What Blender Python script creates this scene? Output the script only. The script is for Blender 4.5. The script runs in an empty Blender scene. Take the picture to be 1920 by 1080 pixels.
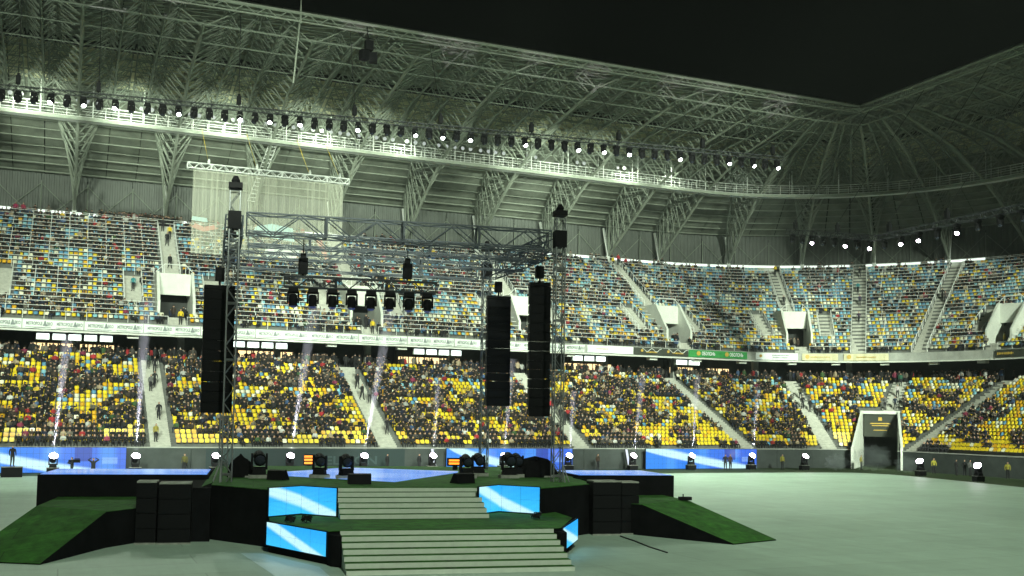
import bpy, math, random
import numpy as np
from mathutils import Vector, Matrix
rnd = random.Random(7)
nrs = np.random.RandomState(11)
R = math.radians
SC = bpy.context.scene
COL = SC.collection
# ------------------------------------------------------------------ camera
def make_camera():
    A, P, RO = R(23.2), math.atan(119 / 1950.), R(0.9)
    fw = Vector((math.sin(A) * math.cos(P), math.cos(A) * math.cos(P), math.sin(P)))
    rt = Vector((math.cos(A), -math.sin(A), 0))
    up = rt.cross(fw)
    r2 = rt * math.cos(RO) + up * math.sin(RO)
    u2 = up * math.cos(RO) - rt * math.sin(RO)
    cd = bpy.data.cameras.new('camera')
    cd.sensor_width = 36
    cd.lens = 1950 / 1920 * 36
    cd.shift_y = 122 / 1920
    cd.clip_start, cd.clip_end = 0.1, 3000
    co = bpy.data.objects.new('camera', cd)
    COL.objects.link(co)
    m = Matrix((r2, u2, -fw)).transposed().to_4x4()
    m.translation = (0, 0, 5.35)
    co.matrix_world = m
    SC.camera = co
make_camera()
# ------------------------------------------------------------------ night sky
W = bpy.data.worlds.new('World')
SC.world = W
W.use_nodes = True
nt = W.node_tree
bg = nt.nodes['Background']
sky = nt.nodes.new('ShaderNodeTexSky')
sky.sky_type = 'NISHITA'
sky.sun_disc = False
sky.sun_elevation = R(-6)
sky.sun_rotation = R(200)
nt.links.new(sky.outputs[0], bg.inputs[0])
bg.inputs[1].default_value = 0.02
SC.view_settings.view_transform = 'Standard'
SC.view_settings.look = 'None'
SC.view_settings.gamma = 1
SC.view_settings.exposure = 0.12
SC.cycles.use_denoising = True
SC.cycles.denoiser = 'OPENIMAGEDENOISE'
SC.cycles.max_bounces = 4
SC.cycles.diffuse_bounces = 2
SC.cycles.use_adaptive_sampling = True
SC.cycles.adaptive_threshold = 0.03
SC.cycles.glossy_bounces = 2
SC.cycles.transparent_max_bounces = 8
SC.cycles.volume_bounces = 0
SC.cycles.sample_clamp_indirect = 4
SC.cycles.filter_width = 1.5
# ------------------------------------------------------------------ added spots standing in for the stadium's other floodlights
LIGHTC = (0.86, 1.0, 0.79)
def spot(name, loc, aim, power, angle, blend=0.6, size=0.4, col=LIGHTC, parent=None):
    d = bpy.data.lights.new(name, 'SPOT')
    d.energy, d.spot_size, d.spot_blend, d.shadow_soft_size, d.color = power, R(angle), blend, size, col
    o = bpy.data.objects.new(name, d)
    COL.objects.link(o)
    o.location = loc
    o.rotation_euler = (Vector(aim) - Vector(loc)).to_track_quat('-Z', 'Y').to_euler()
    if parent:
        o.parent = parent
        o.matrix_parent_inverse = parent.matrix_world.inverted()
    return o
# unseen lamps added on the near roof edge: seats, pitch, stage, then far roof
ADDED_FLOOD = [((-30, -14, 43), (-4, 118, 11), 465000, 28), ((-2, -14, 43), (22, 118, 11), 465000, 28), ((26, -14, 43), (48, 118, 11), 465000, 28),
         ((50, -14, 43), (74, 117, 13), 540000, 28), ((62, -10, 43), (104, 100, 8.5), 640000, 25),
         ((6, -14, 43), (13, 32, 0), 85000, 56), ((58, -12, 43), (50, 36, 0), 40000, 50),
         ((-20, -14, 43), (0, 112, 38), 150000, 34), ((20, -14, 43), (40, 112, 38), 160000, 36), ((46, -14, 43), (68, 108, 40), 50000, 30)]
for L in ADDED_FLOOD:
    spot('added_flood_spot', L[0], L[1], L[2], L[3], 0.45, 1.2)
# ================================================================== helpers
def tag(o, label=None, cat=None, group=None, kind=None):
    if label: o['label'] = label
    if cat: o['category'] = cat
    if group: o['group'] = group
    if kind: o['kind'] = kind
    return o
def nodes(m):
    m.use_nodes = True
    return m.node_tree, m.node_tree.nodes, m.node_tree.links
MATS = {}
def mat(name, col, rough=0.6, metal=0.0, noise=0.0, scale=2.0, bump=0.0, spec=0.4, coat=0):
    m = bpy.data.materials.new(name)
    t, n, l = nodes(m)
    b = n['Principled BSDF']
    b.inputs['Base Color'].default_value = (*col, 1)
    b.inputs['Roughness'].default_value = rough
    b.inputs['Metallic'].default_value = metal
    b.inputs['Specular IOR Level'].default_value = spec
    if noise or bump:
        tc = n.new('ShaderNodeTexCoord')
        nz = n.new('ShaderNodeTexNoise')
        nz.inputs['Scale'].default_value = scale
        nz.inputs['Detail'].default_value = 6
        nz.inputs['Roughness'].default_value = 0.65
        l.new(tc.outputs['Object'], nz.inputs['Vector'])
    if noise:
        mp = n.new('ShaderNodeMapRange')
        mp.inputs[1].default_value, mp.inputs[2].default_value = 0.3, 0.7
        mp.inputs[3].default_value, mp.inputs[4].default_value = 1 - noise, 1 + noise
        l.new(nz.outputs['Fac'], mp.inputs[0])
        mx = n.new('ShaderNodeVectorMath')
        mx.operation = 'SCALE'
        mx.inputs[0].default_value = col
        l.new(mp.outputs[0], mx.inputs['Scale'])
        l.new(mx.outputs[0], b.inputs['Base Color'])
    if bump:
        bp = n.new('ShaderNodeBump')
        bp.inputs['Strength'].default_value = bump
        l.new(nz.outputs['Fac'], bp.inputs['Height'])
        l.new(bp.outputs[0], b.inputs['Normal'])
    MATS[name] = m
    return m
def emat(name, col, strength):
    m = bpy.data.materials.new(name)
    t, n, l = nodes(m)
    b = n['Principled BSDF']
    b.inputs['Base Color'].default_value = (0.02, 0.02, 0.02, 1)
    b.inputs['Emission Color'].default_value = (*col, 1)
    b.inputs['Emission Strength'].default_value = strength
    MATS[name] = m
    return m
def infomat(name, rough=0.5, attr=None, noise=0.0):
    m = bpy.data.materials.new(name)
    t, n, l = nodes(m)
    b = n['Principled BSDF']
    b.inputs['Roughness'].default_value = rough
    if attr:
        a = n.new('ShaderNodeAttribute')
        a.attribute_name = attr
        l.new(a.outputs['Color'], b.inputs['Base Color'])
    else:
        a = n.new('ShaderNodeObjectInfo')
        l.new(a.outputs['Color'], b.inputs['Base Color'])
    MATS[name] = m
    return m
mat('concrete', (0.36, 0.37, 0.34), 0.85, noise=0.25, scale=0.8, bump=0.1)
mat('tread_grey', (0.12, 0.125, 0.115), 0.85, noise=0.25, scale=1.5)
mat('stair_grey', (0.42, 0.42, 0.37), 0.85, noise=0.2, scale=2.5)
mat('white_wall', (0.66, 0.68, 0.62), 0.7, noise=0.08, scale=1.0)
mat('wall_grey', (0.05, 0.06, 0.058), 0.8, noise=0.25, scale=0.7)
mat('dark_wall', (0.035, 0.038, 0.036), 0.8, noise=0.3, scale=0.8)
mat('rail_white', (0.82, 0.84, 0.80), 0.4)
mat('steel_pale', (0.28, 0.31, 0.255), 0.75, noise=0.15, scale=1.5)
mat('steel_roof', (0.22, 0.25, 0.205), 0.75, noise=0.15, scale=1.0)
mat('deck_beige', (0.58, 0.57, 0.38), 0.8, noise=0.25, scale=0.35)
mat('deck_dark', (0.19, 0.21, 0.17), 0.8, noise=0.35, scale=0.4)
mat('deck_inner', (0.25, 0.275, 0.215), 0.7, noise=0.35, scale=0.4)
mat('gutter', (0.012, 0.012, 0.012), 0.7)
mat('cladding', (0.10, 0.11, 0.098), 0.6, noise=0.15, scale=0.6)
mat('black', (0.006, 0.006, 0.007), 0.7, noise=0.3, scale=3, spec=0.12)
mat('black_cloth', (0.008, 0.008, 0.009), 0.95, noise=0.4, scale=1.5, spec=0.05)
mat('grille', (0.009, 0.009, 0.010), 0.8, noise=0.3, scale=20, spec=0.1)
mat('alu', (0.20, 0.21, 0.21), 0.5, metal=0.4, noise=0.1, scale=4)
mat('alu_white', (0.75, 0.77, 0.74), 0.45)
mat('truss_dark', (0.03, 0.033, 0.038), 0.6)
mat('truss_blue', (0.075, 0.085, 0.098), 0.6)
mat('carpet', (0.036, 0.155, 0.016), 0.95, noise=0.38, scale=2.2, bump=0.4)
mat('step_white', (0.64, 0.70, 0.60), 0.7, noise=0.08, scale=3)
mat('grass', (0.035, 0.065, 0.02), 0.95, noise=0.4, scale=2, bump=0.3)
mat('yellow', (0.75, 0.55, 0.02), 0.5)
mat('glossy_floor', (0.20, 0.34, 0.72), 0.12, noise=0.2, scale=1.0, spec=0.8)
mat('skin', (0.45, 0.27, 0.19), 0.6)
mat('hair', (0.02, 0.014, 0.01), 0.7)
mat('trousers', (0.018, 0.018, 0.022), 0.8)
mat('shoe', (0.012, 0.011, 0.011), 0.6)
mat('ink', (0.22, 0.25, 0.25), 0.7)
mat('ink_faint', (0.045, 0.075, 0.08), 0.7)
mat('gold', (0.55, 0.36, 0.06), 0.5)
mat('banner_white', (0.76, 0.80, 0.76), 0.7, noise=0.06, scale=0.8)
mat('banner_bright', (0.80, 0.84, 0.84), 0.7)
mat('banner_black', (0.035, 0.04, 0.03), 0.7)
mat('banner_green', (0.03, 0.26, 0.06), 0.7, noise=0.2, scale=2)
mat('banner_cream', (0.60, 0.56, 0.36), 0.7, noise=0.1, scale=1)
mat('cable', (0.01, 0.01, 0.01), 0.6)
mat('case_grey', (0.30, 0.31, 0.27), 0.7, noise=0.3, scale=3)
def carpet_seams():
    t, n, l = nodes(MATS['carpet']); b = n['Principled BSDF']
    src = b.inputs['Base Color'].links[0].from_socket
    tc = n.new('ShaderNodeTexCoord'); mp = n.new('ShaderNodeMapping'); mp.inputs['Rotation'].default_value = (0, 0, R(9.3))
    bk = n.new('ShaderNodeTexBrick'); bk.inputs['Scale'].default_value = 1; bk.inputs['Brick Width'].default_value = 7.0; bk.inputs['Row Height'].default_value = 1.33; bk.inputs['Mortar Size'].default_value = .016
    bk.inputs['Color1'].default_value = (1, 1, 1, 1); bk.inputs['Color2'].default_value = (.80, .82, .78, 1); bk.inputs['Mortar'].default_value = (.42, .42, .42, 1)
    nz = n.new('ShaderNodeTexNoise'); nz.inputs['Scale'].default_value = .55; nz.inputs['Detail'].default_value = 7; nz.inputs['Roughness'].default_value = .7
    mr = n.new('ShaderNodeMapRange'); mr.inputs[1].default_value = .3; mr.inputs[2].default_value = .7; mr.inputs[3].default_value = .65; mr.inputs[4].default_value = 1.2
    l.new(tc.outputs['Object'], mp.inputs[0]); l.new(mp.outputs[0], bk.inputs['Vector']); l.new(tc.outputs['Object'], nz.inputs['Vector']); l.new(nz.outputs['Fac'], mr.inputs[0])
    m1 = n.new('ShaderNodeVectorMath'); m1.operation = 'MULTIPLY'; l.new(src, m1.inputs[0]); l.new(bk.outputs['Color'], m1.inputs[1])
    m2 = n.new('ShaderNodeVectorMath'); m2.operation = 'SCALE'; l.new(m1.outputs[0], m2.inputs[0]); l.new(mr.outputs[0], m2.inputs['Scale'])
    l.new(m2.outputs[0], b.inputs['Base Color'])
carpet_seams()
infomat('cloth', 0.85)
infomat('seat_plastic', 0.4)
infomat('crowd_cloth', 0.85, attr='col')
infomat('seat_rows_plastic', 0.4, attr='col')
emat('lamp_white', (0.93, 1.0, 0.97), 45)
emat('lamp_violet', (1.0, 0.86, 1.0), 45)
emat('lamp_dim', (0.9, 1.0, 0.97), 0.45)
mat('lens_dark', (0.03, 0.035, 0.05), 0.15, spec=0.5)
emat('floor_glow', (0.10, 0.30, 0.95), 0.75)
emat('lamp_blue', (0.2, 0.3, 1.0), 0.12)
emat('box_light', (0.86, 1.0, 0.97), 2.6)
emat('kiosk_light', (1.0, 0.74, 0.36), 1.7)
emat('strip_light', (0.88, 1.0, 0.93), 1.8)
emat('orange_lamp', (1.0, 0.28, 0.02), 2.2)
emat('led_edge', (0.80, 0.88, 1.0), 1.0)

class MB:
    def __init__(s):
        s.v, s.f, s.m, s.uv = [], [], [], None
    def add(s, vs, fs, mi=0):
        b = len(s.v)
        s.v += [tuple(v) for v in vs]
        s.f += [tuple(i + b for i in f) for f in fs]
        s.m += [mi] * len(fs)
    def box(s, c, d, rz=0.0, mi=0, taper=1.0):
        c = Vector(c)
        x, y, z = d[0] / 2, d[1] / 2, d[2] / 2
        cr, sr = math.cos(rz), math.sin(rz)
        vs = []
        for k, (sx, sy, sz) in enumerate([(-1, -1, -1), (1, -1, -1), (1, 1, -1), (-1, 1, -1), (-1, -1, 1), (1, -1, 1), (1, 1, 1), (-1, 1, 1)]):
            tp = taper if sz > 0 else 1
            px, py = sx * x * tp, sy * y * tp
            vs.append((c.x + px * cr - py * sr, c.y + px * sr + py * cr, c.z + sz * z))
        s.add(vs, [(0, 3, 2, 1), (4, 5, 6, 7), (0, 1, 5, 4), (1, 2, 6, 5), (2, 3, 7, 6), (3, 0, 4, 7)], mi)
    def tube(s, p, q, r, n=5, mi=0, r2=None, cap=True):
        p, q = Vector(p), Vector(q)
        d = q - p
        if d.length < 1e-6: return
        d.normalize()
        a = d.orthogonal().normalized()
        b = d.cross(a)
        r2 = r if r2 is None else r2
        vs = []
        for (o, rr) in ((p, r), (q, r2)):
            for k in range(n):
                t = 2 * math.pi * k / n + math.pi / n
                vs.append(o + a * (rr * math.cos(t)) + b * (rr * math.sin(t)))
        fs = [(k, (k + 1) % n, n + (k + 1) % n, n + k) for k in range(n)]
        if cap:
            fs += [tuple(range(n - 1, -1, -1)), tuple(range(n, 2 * n))]
        s.add(vs, fs, mi)
    def path(s, pts, r, n=4, mi=0):
        for a, b in zip(pts, pts[1:]):
            s.tube(a, b, r, n, mi, cap=True)
    def lathe(s, prof, n=10, c=(0, 0, 0), axis='z', mi=0):
        c = Vector(c)
        vs = []
        for (r, h) in prof:
            for k in range(n):
                t = 2 * math.pi * k / n
                x, y = r * math.cos(t), r * math.sin(t)
                vs.append(c + (Vector((x, y, h)) if axis == 'z' else Vector((x, h, y)) if axis == 'y' else Vector((h, x, y))))
        fs = []
        for i in range(len(prof) - 1):
            for k in range(n):
                k2 = (k + 1) % n
                fs.append((i * n + k, i * n + k2, (i + 1) * n + k2, (i + 1) * n + k))
        fs += [tuple(range(n - 1, -1, -1)), tuple(range((len(prof) - 1) * n, len(prof) * n))]
        s.add(vs, fs, mi)
    def prism(s, poly, z0, z1, mi=0, top=None):
        n = len(poly)
        z0f = z0 if callable(z0) else (lambda x, y: z0)
        z1f = z1 if callable(z1) else (lambda x, y: z1)
        vs = [(x, y, z0f(x, y)) for x, y in poly] + [(x, y, z1f(x, y)) for x, y in poly]
        s.add(vs, [tuple(range(n - 1, -1, -1))] + [(k, (k + 1) % n, n + (k + 1) % n, n + k) for k in range(n)], mi)
        s.add([vs[n + k] for k in range(n)], [tuple(range(n))], mi if top is None else top)
    def mesh(s, name, mats):
        me = bpy.data.meshes.new(name)
        me.from_pydata(s.v, [], s.f)
        for m in (mats if isinstance(mats, (list, tuple)) else [mats]):
            me.materials.append(MATS[m])
        if any(s.m):
            me.polygons.foreach_set('material_index', s.m)
        me.update()
        return me
    def build(s, name, mats, parent=None, world=False):
        """world=True: vertices are in world space, move them under the parent's origin"""
        if world and parent is not None:
            o = parent.location
            if parent.parent: o = o + parent.parent.location
            s.v = [(x - o.x, y - o.y, z - o.z) for x, y, z in s.v]
        me = s.mesh(name, mats)
        return obj(name, me, parent)
def obj(name, data, parent=None, loc=(0, 0, 0), rz=0):
    o = bpy.data.objects.new(name, data)
    COL.objects.link(o)
    o.location = loc
    o.rotation_euler = (0, 0, rz)
    if parent is not None: o.parent = parent
    return o
def thing(name, label, cat, loc=(0, 0, 0), rz=0.0, group=None):
    o = bpy.data.objects.new(name, None)
    o.empty_display_size = 0.3
    COL.objects.link(o)
    o.location = loc
    o.rotation_euler = (0, 0, rz)
    return tag(o, label, cat, group)
def copy_tree(o, parent=None):
    c = o.copy()
    COL.objects.link(c)
    c.parent = parent
    for ch in o.children:
        copy_tree(ch, c)
    return c
def uvmesh(name, quads, material, parent=None):
    """quads: list of (4 corners, 4 uvs)"""
    me = bpy.data.meshes.new(name)
    vs, fs, uv = [], [], []
    for c, u in quads:
        b = len(vs)
        vs += [tuple(p) for p in c]
        fs.append((b, b + 1, b + 2, b + 3))
        uv += list(u)
    me.from_pydata(vs, [], fs)
    lay = me.uv_layers.new(name='UVMap')
    for i, u in enumerate(uv):
        lay.data[i].uv = u
    me.materials.append(MATS[material])
    return obj(name, me, parent)
FONT_CACHE = {}
def text_mesh(txt, size, material, bold=False, width=None):
    cu = bpy.data.curves.new('lettering', 'FONT')
    cu.body = txt
    cu.size = size
    cu.align_x = 'CENTER'
    cu.align_y = 'CENTER'
    cu.resolution_u = 2
    if bold: cu.offset = size * 0.02
    o = bpy.data.objects.new('lettering', cu)
    COL.objects.link(o)
    dg = bpy.context.evaluated_depsgraph_get()
    me = bpy.data.meshes.new_from_object(o.evaluated_get(dg))
    bpy.data.objects.remove(o)
    me.name = 'lettering'
    me.materials.clear()
    me.materials.append(MATS[material])
    if width:
        xs = [v.co.x for v in me.vertices]
        k = width / (max(xs) - min(xs))
        for v in me.vertices: v.co.x *= k
    return me
# ================================================================== plan of the bowl
CX, CY, LCR = 78.4, 88.7, 40.0
UL, UR = -14.0, CX + LCR + 26
def ang(u):
    if u <= CX: return 90.0
    if u >= CX + LCR: return 0.0
    return 90 - (u - CX) / LCR * 90
def PT(u, s, z):
    if u <= CX: return (u, CY + s, z)
    if u >= CX + LCR: return (CX + s, CY - (u - CX - LCR), z)
    a = R(ang(u))
    return (CX + s * math.cos(a), CY + s * math.sin(a), z)
def UA(a): return CX + (90 - a) / 90 * LCR
def Q(u, s):
    if u <= CX: return u
    k = math.pi / 2 * s
    if u >= CX + LCR: return CX + k + (u - CX - LCR)
    return CX + (u - CX) / LCR * k
def UQ(q, s):
    if q <= CX: return q
    k = math.pi / 2 * s
    if q >= CX + k: return CX + LCR + q - CX - k
    return CX + (q - CX) / k * LCR
def us(u0, u1, step=2.0):
    o = [u0]
    for k in range(int(LCR / step) + 1):
        u = CX + k * step
        if u0 + 1e-6 < u < u1 - 1e-6: o.append(u)
    o.append(u1)
    return o
def sweep(mb, u0, u1, prof, closed=True, mi=0, step=2.0):
    U = us(u0, u1, step)
    n = len(prof)
    vs = [PT(u, s, z) for u in U for s, z in prof]
    fs = []
    for i in range(len(U) - 1):
        for k in range(n if closed else n - 1):
            k2 = (k + 1) % n
            fs.append((i * n + k, (i + 1) * n + k, (i + 1) * n + k2, i * n + k2))
    if closed:
        fs.append(tuple(range(n)))
        fs.append(tuple(range(len(U) * n - 1, (len(U) - 1) * n - 1, -1)))
    mb.add(vs, fs, mi)
def rect(s0, s1, z0, z1): return [(s0, z0), (s1, z0), (s1, z1), (s0, z1)]
# ================================================================== ground
g = MB()
g.prism([(-700, -700), (900, -700), (900, 900), (-700, 900)], -0.5, 0.0)
tag(g.build('ground', 'grass'), kind='structure')
m = mat('field_sheet', (0.45, 0.595, 0.485), 0.55, spec=0.3)
t_, n_, l_ = nodes(m); b_ = n_['Principled BSDF']
tc_ = n_.new('ShaderNodeTexCoord'); col_ = None
def fnoise(scale, detail, lo, hi, stretch=(1, 1, 1)):
    mp_ = n_.new('ShaderNodeMapping'); mp_.inputs['Scale'].default_value = stretch; mp_.inputs['Rotation'].default_value = (0, 0, .35)
    z_ = n_.new('ShaderNodeTexNoise'); z_.inputs['Scale'].default_value = scale; z_.inputs['Detail'].default_value = detail; z_.inputs['Roughness'].default_value = .7
    l_.new(tc_.outputs['Object'], mp_.inputs[0]); l_.new(mp_.outputs[0], z_.inputs['Vector'])
    r_ = n_.new('ShaderNodeMapRange'); r_.inputs[1].default_value, r_.inputs[2].default_value, r_.inputs[3].default_value, r_.inputs[4].default_value = .32, .68, lo, hi
    l_.new(z_.outputs['Fac'], r_.inputs[0]); return r_.outputs[0]
def mul(a, c):
    k = n_.new('ShaderNodeMath'); k.operation = 'MULTIPLY'; l_.new(a, k.inputs[0]); l_.new(c, k.inputs[1]); return k.outputs[0]
bk_ = n_.new('ShaderNodeTexBrick'); bk_.inputs['Scale'].default_value = 1.0; bk_.inputs['Brick Width'].default_value = 9.0; bk_.inputs['Row Height'].default_value = 2.4; bk_.inputs['Mortar Size'].default_value = .022
bk_.inputs['Color1'].default_value = (1, 1, 1, 1); bk_.inputs['Color2'].default_value = (.93, .93, .93, 1); bk_.inputs['Mortar'].default_value = (.70, .70, .70, 1)
l_.new(tc_.outputs['Object'], bk_.inputs['Vector'])
rb_ = n_.new('ShaderNodeRGBToBW'); l_.new(bk_.outputs['Color'], rb_.inputs[0])
f_ = mul(mul(fnoise(.09, 4, .88, 1.08), fnoise(.9, 8, .92, 1.05)), mul(fnoise(1.6, 5, .93, 1.04, (1, .06, 1)), rb_.outputs[0]))
vm_ = n_.new('ShaderNodeVectorMath'); vm_.operation = 'SCALE'; vm_.inputs[0].default_value = (0.45, 0.595, 0.485); l_.new(f_, vm_.inputs['Scale']); l_.new(vm_.outputs[0], b_.inputs['Base Color'])
cov = [(-45, -6), (-45, 92.2), (-4, 91.8), (30, 89.5), (54, 88.6), (70, 88.2), (76.8, 87.0), (78.2, 83.5), (78.0, 78.5), (75.2, 64.5), (73.5, 55), (73, -6)]
g = MB()
g.prism(cov, 0.001, 0.012)
cover = g.build('field_cover', 'field_sheet')
tag(cover, kind='structure')
# seams between the sheets laid over the pitch
mat('seam', (0.30, 0.40, 0.33), 0.6)
mat('sheet_pale', (0.52, 0.66, 0.62), 0.45, noise=0.06, scale=0.6)
# ================================================================== LOWER STAND
NL, SL0, ZL0, DL, HL = 22, 8.7, 2.15, 0.80, 0.392
NU, SU0, ZU0, DU, HU = 25, 24.5, 14.35, 0.80, 0.553
AISLE_L = [(8.0, 0, NL), (29.0, 0, NL), (50.0, 0, NL), (71.0, 0, NL), (UA(67), 0, NL), (UA(36), 11, NL), (UA(6), 0, NL)]
TUNNEL_U, TUN_S1 = UA(31), 17.4
def tun_q(s): return Q(TUNNEL_U, s) - (s - 8) * math.tan(R(14))
VOM = [10.5, 31.2, 52.0, 72.8, UA(64), UA(9)]
AISLE_U = [(v, 11, NU) for v in VOM] + [(v, 0, 2) for v in VOM] + [(UA(47.5), 0, NU), (UA(30), 0, NU)]
for v in VOM:
    for dq in (-4.2, 4.2):
        AISLE_U.append((UQ(Q(v, 29) + dq, 29), 4, 11))
AISLE_U.append((-6.5, 4, 11))
AW = 1.75
def in_tunnel(u, s): return s < TUN_S1 + 0.3 and abs(Q(u, s) - tun_q(s)) < 2.45
def in_vom(u, s, pad=1.75): return any(25.9 < s < 33.4 and abs(Q(u, s) - Q(v, s)) < pad for v in VOM)
low = thing('lower_stand', 'lower tier of stepped seating behind the pitch-side wall', 'stand', PT(30, 8, 0))
upp = thing('upper_stand', 'upper tier of stepped seating above the banner-hung balcony front', 'stand', PT(30, 24, 0))
def cut(u0, u1, gaps):
    out, a = [], u0
    for g0, g1 in sorted(gaps):
        if g0 > a: out.append((a, min(g0, u1)))
        a = max(a, g1)
    if a < u1: out.append((a, u1))
    return out
for k in range(NL):
    s, z = SL0 + k * DL, ZL0 + k * HL
    gaps = []
    if s < TUN_S1:
        gaps = [(UQ(tun_q(s) - 2.4, s), UQ(tun_q(s) + 2.4, s))]
    mb = MB()
    for a, b in cut(UL, UR, gaps):
        sweep(mb, a, b, [(s, z - HL - 0.1), (s, z), (s + DL, z), (s + DL, z - 0.1)])
    mb.build('terrace_step', 'tread_grey', low, world=True)
for k in range(NU):
    s, z = SU0 + k * DU, ZU0 + k * HU
    gaps = []
    if 25.9 < s < 32.9:
        gaps = [(UQ(Q(v, s) - 1.7, s), UQ(Q(v, s) + 1.7, s)) for v in VOM]
    mb = MB()
    for a, b in cut(UL, UR, gaps):
        sweep(mb, a, b, [(s, z - HU - 0.1), (s, z), (s + DU, z), (s + DU, z - 0.1)])
    mb.build('terrace_step', 'tread_grey', upp, world=True)
def aisles(spec, s0, z0, d, h, parent):
    for (ua, k0, k1) in spec:
        mb = MB()
        for k in range(k0, k1):
            for j in (0, 1):
                s, z = s0 + k * d + j * d / 2, z0 + k * h + j * h / 2
                w = AW / 2
                u0, u1 = UQ(Q(ua, s) - w, s), UQ(Q(ua, s) + w, s)
                sweep(mb, u0, u1, rect(s - 0.004, s + d / 2 + 0.003, z - h / 2 + 0.006, z + 0.02), step=50)
        mb.build('aisle_stair', 'stair_grey', parent, world=True)
aisles(AISLE_L, SL0, ZL0, DL, HL, low)
aisles(AISLE_U, SU0, ZU0, DU, HU, upp)
# pitch-side wall
wall = thing('perimeter_wall', 'grey wall between the pitch and the lower seats', 'wall', PT(30, 7.9, 0))
tg = (UQ(Q(TUNNEL_U, 7.9) - 2.4, 7.9), UQ(Q(TUNNEL_U, 7.9) + 2.4, 7.9))
u = UL
panels = []
while u < UR:
    u2 = min(UQ(Q(u, 7.9) + 4.9, 7.9), UR)
    for a, b in cut(u, u2, [tg]):
        if b - a > 0.2: panels.append((a, b))
    u = u2
for a, b in panels:
    mb = MB()
    sweep(mb, a + 0.02, b - 0.02, rect(7.9, 8.15, 0.0, 2.1))
    mb.build('wall_panel', 'wall_grey', wall, world=True)
for a, b in cut(UL, UR, [tg]):
    mb = MB()
    sweep(mb, a, b, rect(7.84, 8.7, 2.103, 2.19))
    mb.build('coping', 'concrete', wall, world=True)
# ---------------------------------------------------------------- concourse under the upper tier
con = thing('concourse', 'shadowed concourse behind the lower tier under the balcony', 'concourse', PT(30, 27, 10.6))
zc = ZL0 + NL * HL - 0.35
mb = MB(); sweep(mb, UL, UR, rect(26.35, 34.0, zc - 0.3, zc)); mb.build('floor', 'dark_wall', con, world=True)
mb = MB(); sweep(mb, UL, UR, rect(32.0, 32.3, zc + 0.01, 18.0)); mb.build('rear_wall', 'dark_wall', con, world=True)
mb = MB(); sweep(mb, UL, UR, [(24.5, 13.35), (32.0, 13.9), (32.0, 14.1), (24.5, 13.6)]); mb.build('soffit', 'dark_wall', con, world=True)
for k in range(11):
    uu = -9.5 + k * 10.4 if k < 9 else UA(75 - (k - 9) * 25)
    mb = MB()
    sweep(mb, uu - 0.35, uu + 0.35, rect(28.6, 29.3, zc + 0.005, 13.5), step=50)
    mb.build('pillar', 'concrete', con, world=True)
# white beam ends under the balcony
for uu in [6.2, 15.2, 26.9, 35.0, 47.5, 56.4, 68.0, 74.6, UA(83), UA(67), UA(54), UA(40), UA(26), UA(12)]:
    mb = MB()
    sweep(mb, uu - 0.55, uu + 0.55, rect(24.6, 25.4, 12.75, 13.35), step=50)
    mb.build('beam_end', 'white_wall', con, world=True)
# ---------------------------------------------------------------- balcony front
mb = MB(); sweep(mb, UL, UR, rect(24.0, 24.5, 13.2, 14.28)); mb.build('balcony_front', 'concrete', upp, world=True)
mb = MB(); sweep(mb, UL, UR, rect(23.9, 24.55, 13.05, 13.197)); mb.build('balcony_lip', 'white_wall', upp, world=True)
# guard rails: one on every row of every block
bl = sorted([a for a, k0, k1 in AISLE_U if k1 == NU])
blocks = []
e = [UL] + bl + [UR]
for a, b in zip(e, e[1:]): blocks.append((a, b))
def rail(mb, u0, u1, s, z, hgt, r=0.028, mids=0, every=1.9):
    U = us(u0, u1, 4.0)
    for j in range(mids + 1):
        zz = z + hgt * (1 - j * 0.45)
        mb.path([PT(u, s, zz) for u in U], r, 4)
    q0, q1 = Q(u0, s), Q(u1, s)
    n = max(1, int((q1 - q0) / every))
    for i in range(n + 1):
        uq = UQ(q0 + (q1 - q0) * i / n, s)
        mb.tube(PT(uq, s, z), PT(uq, s, z + hgt), r, 4)
for (a, b) in blocks:
    for k in range(NU):
        s, z = SU0 + k * DU, ZU0 + k * HU
        gaps = []
        for ua, k0, k1 in AISLE_U:
            if k0 <= k < k1: gaps.append((UQ(Q(ua, s) - 0.95, s), UQ(Q(ua, s) + 0.95, s)))
        if 25.2 < s < 33.4:
            gaps += [(UQ(Q(v, s) - 1.9, s), UQ(Q(v, s) + 1.9, s)) for v in VOM]
        segs = [c for c in cut(a, b, gaps) if c[1] - c[0] > 0.6]
        if k < 1 and not segs: continue
        mb = MB()
        for c in segs: rail(mb, c[0], c[1], s + 0.06, z, 0.86)
        if mb.v: mb.build('guard_rail', 'rail_white', upp, world=True)
# stair rails beside the upper aisles
for (ua, k0, k1) in AISLE_U:
    if k1 - k0 < 6: continue
    for sd in (-1, 1):
        mb = MB()
        pts = []
        for k in range(k0, k1, 2):
            s, z = SU0 + (k + .3) * DU, ZU0 + k * HU
            uu = UQ(Q(ua, s) + sd * 0.93, s)
            mb.tube(PT(uu, s, z), PT(uu, s, z + 1.0), 0.035, 4)
            pts.append(PT(uu, s, z + 1.0))
        mb.path(pts, 0.035, 4)
        mb.build('stair_rail', 'rail_white', upp, world=True)
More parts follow.
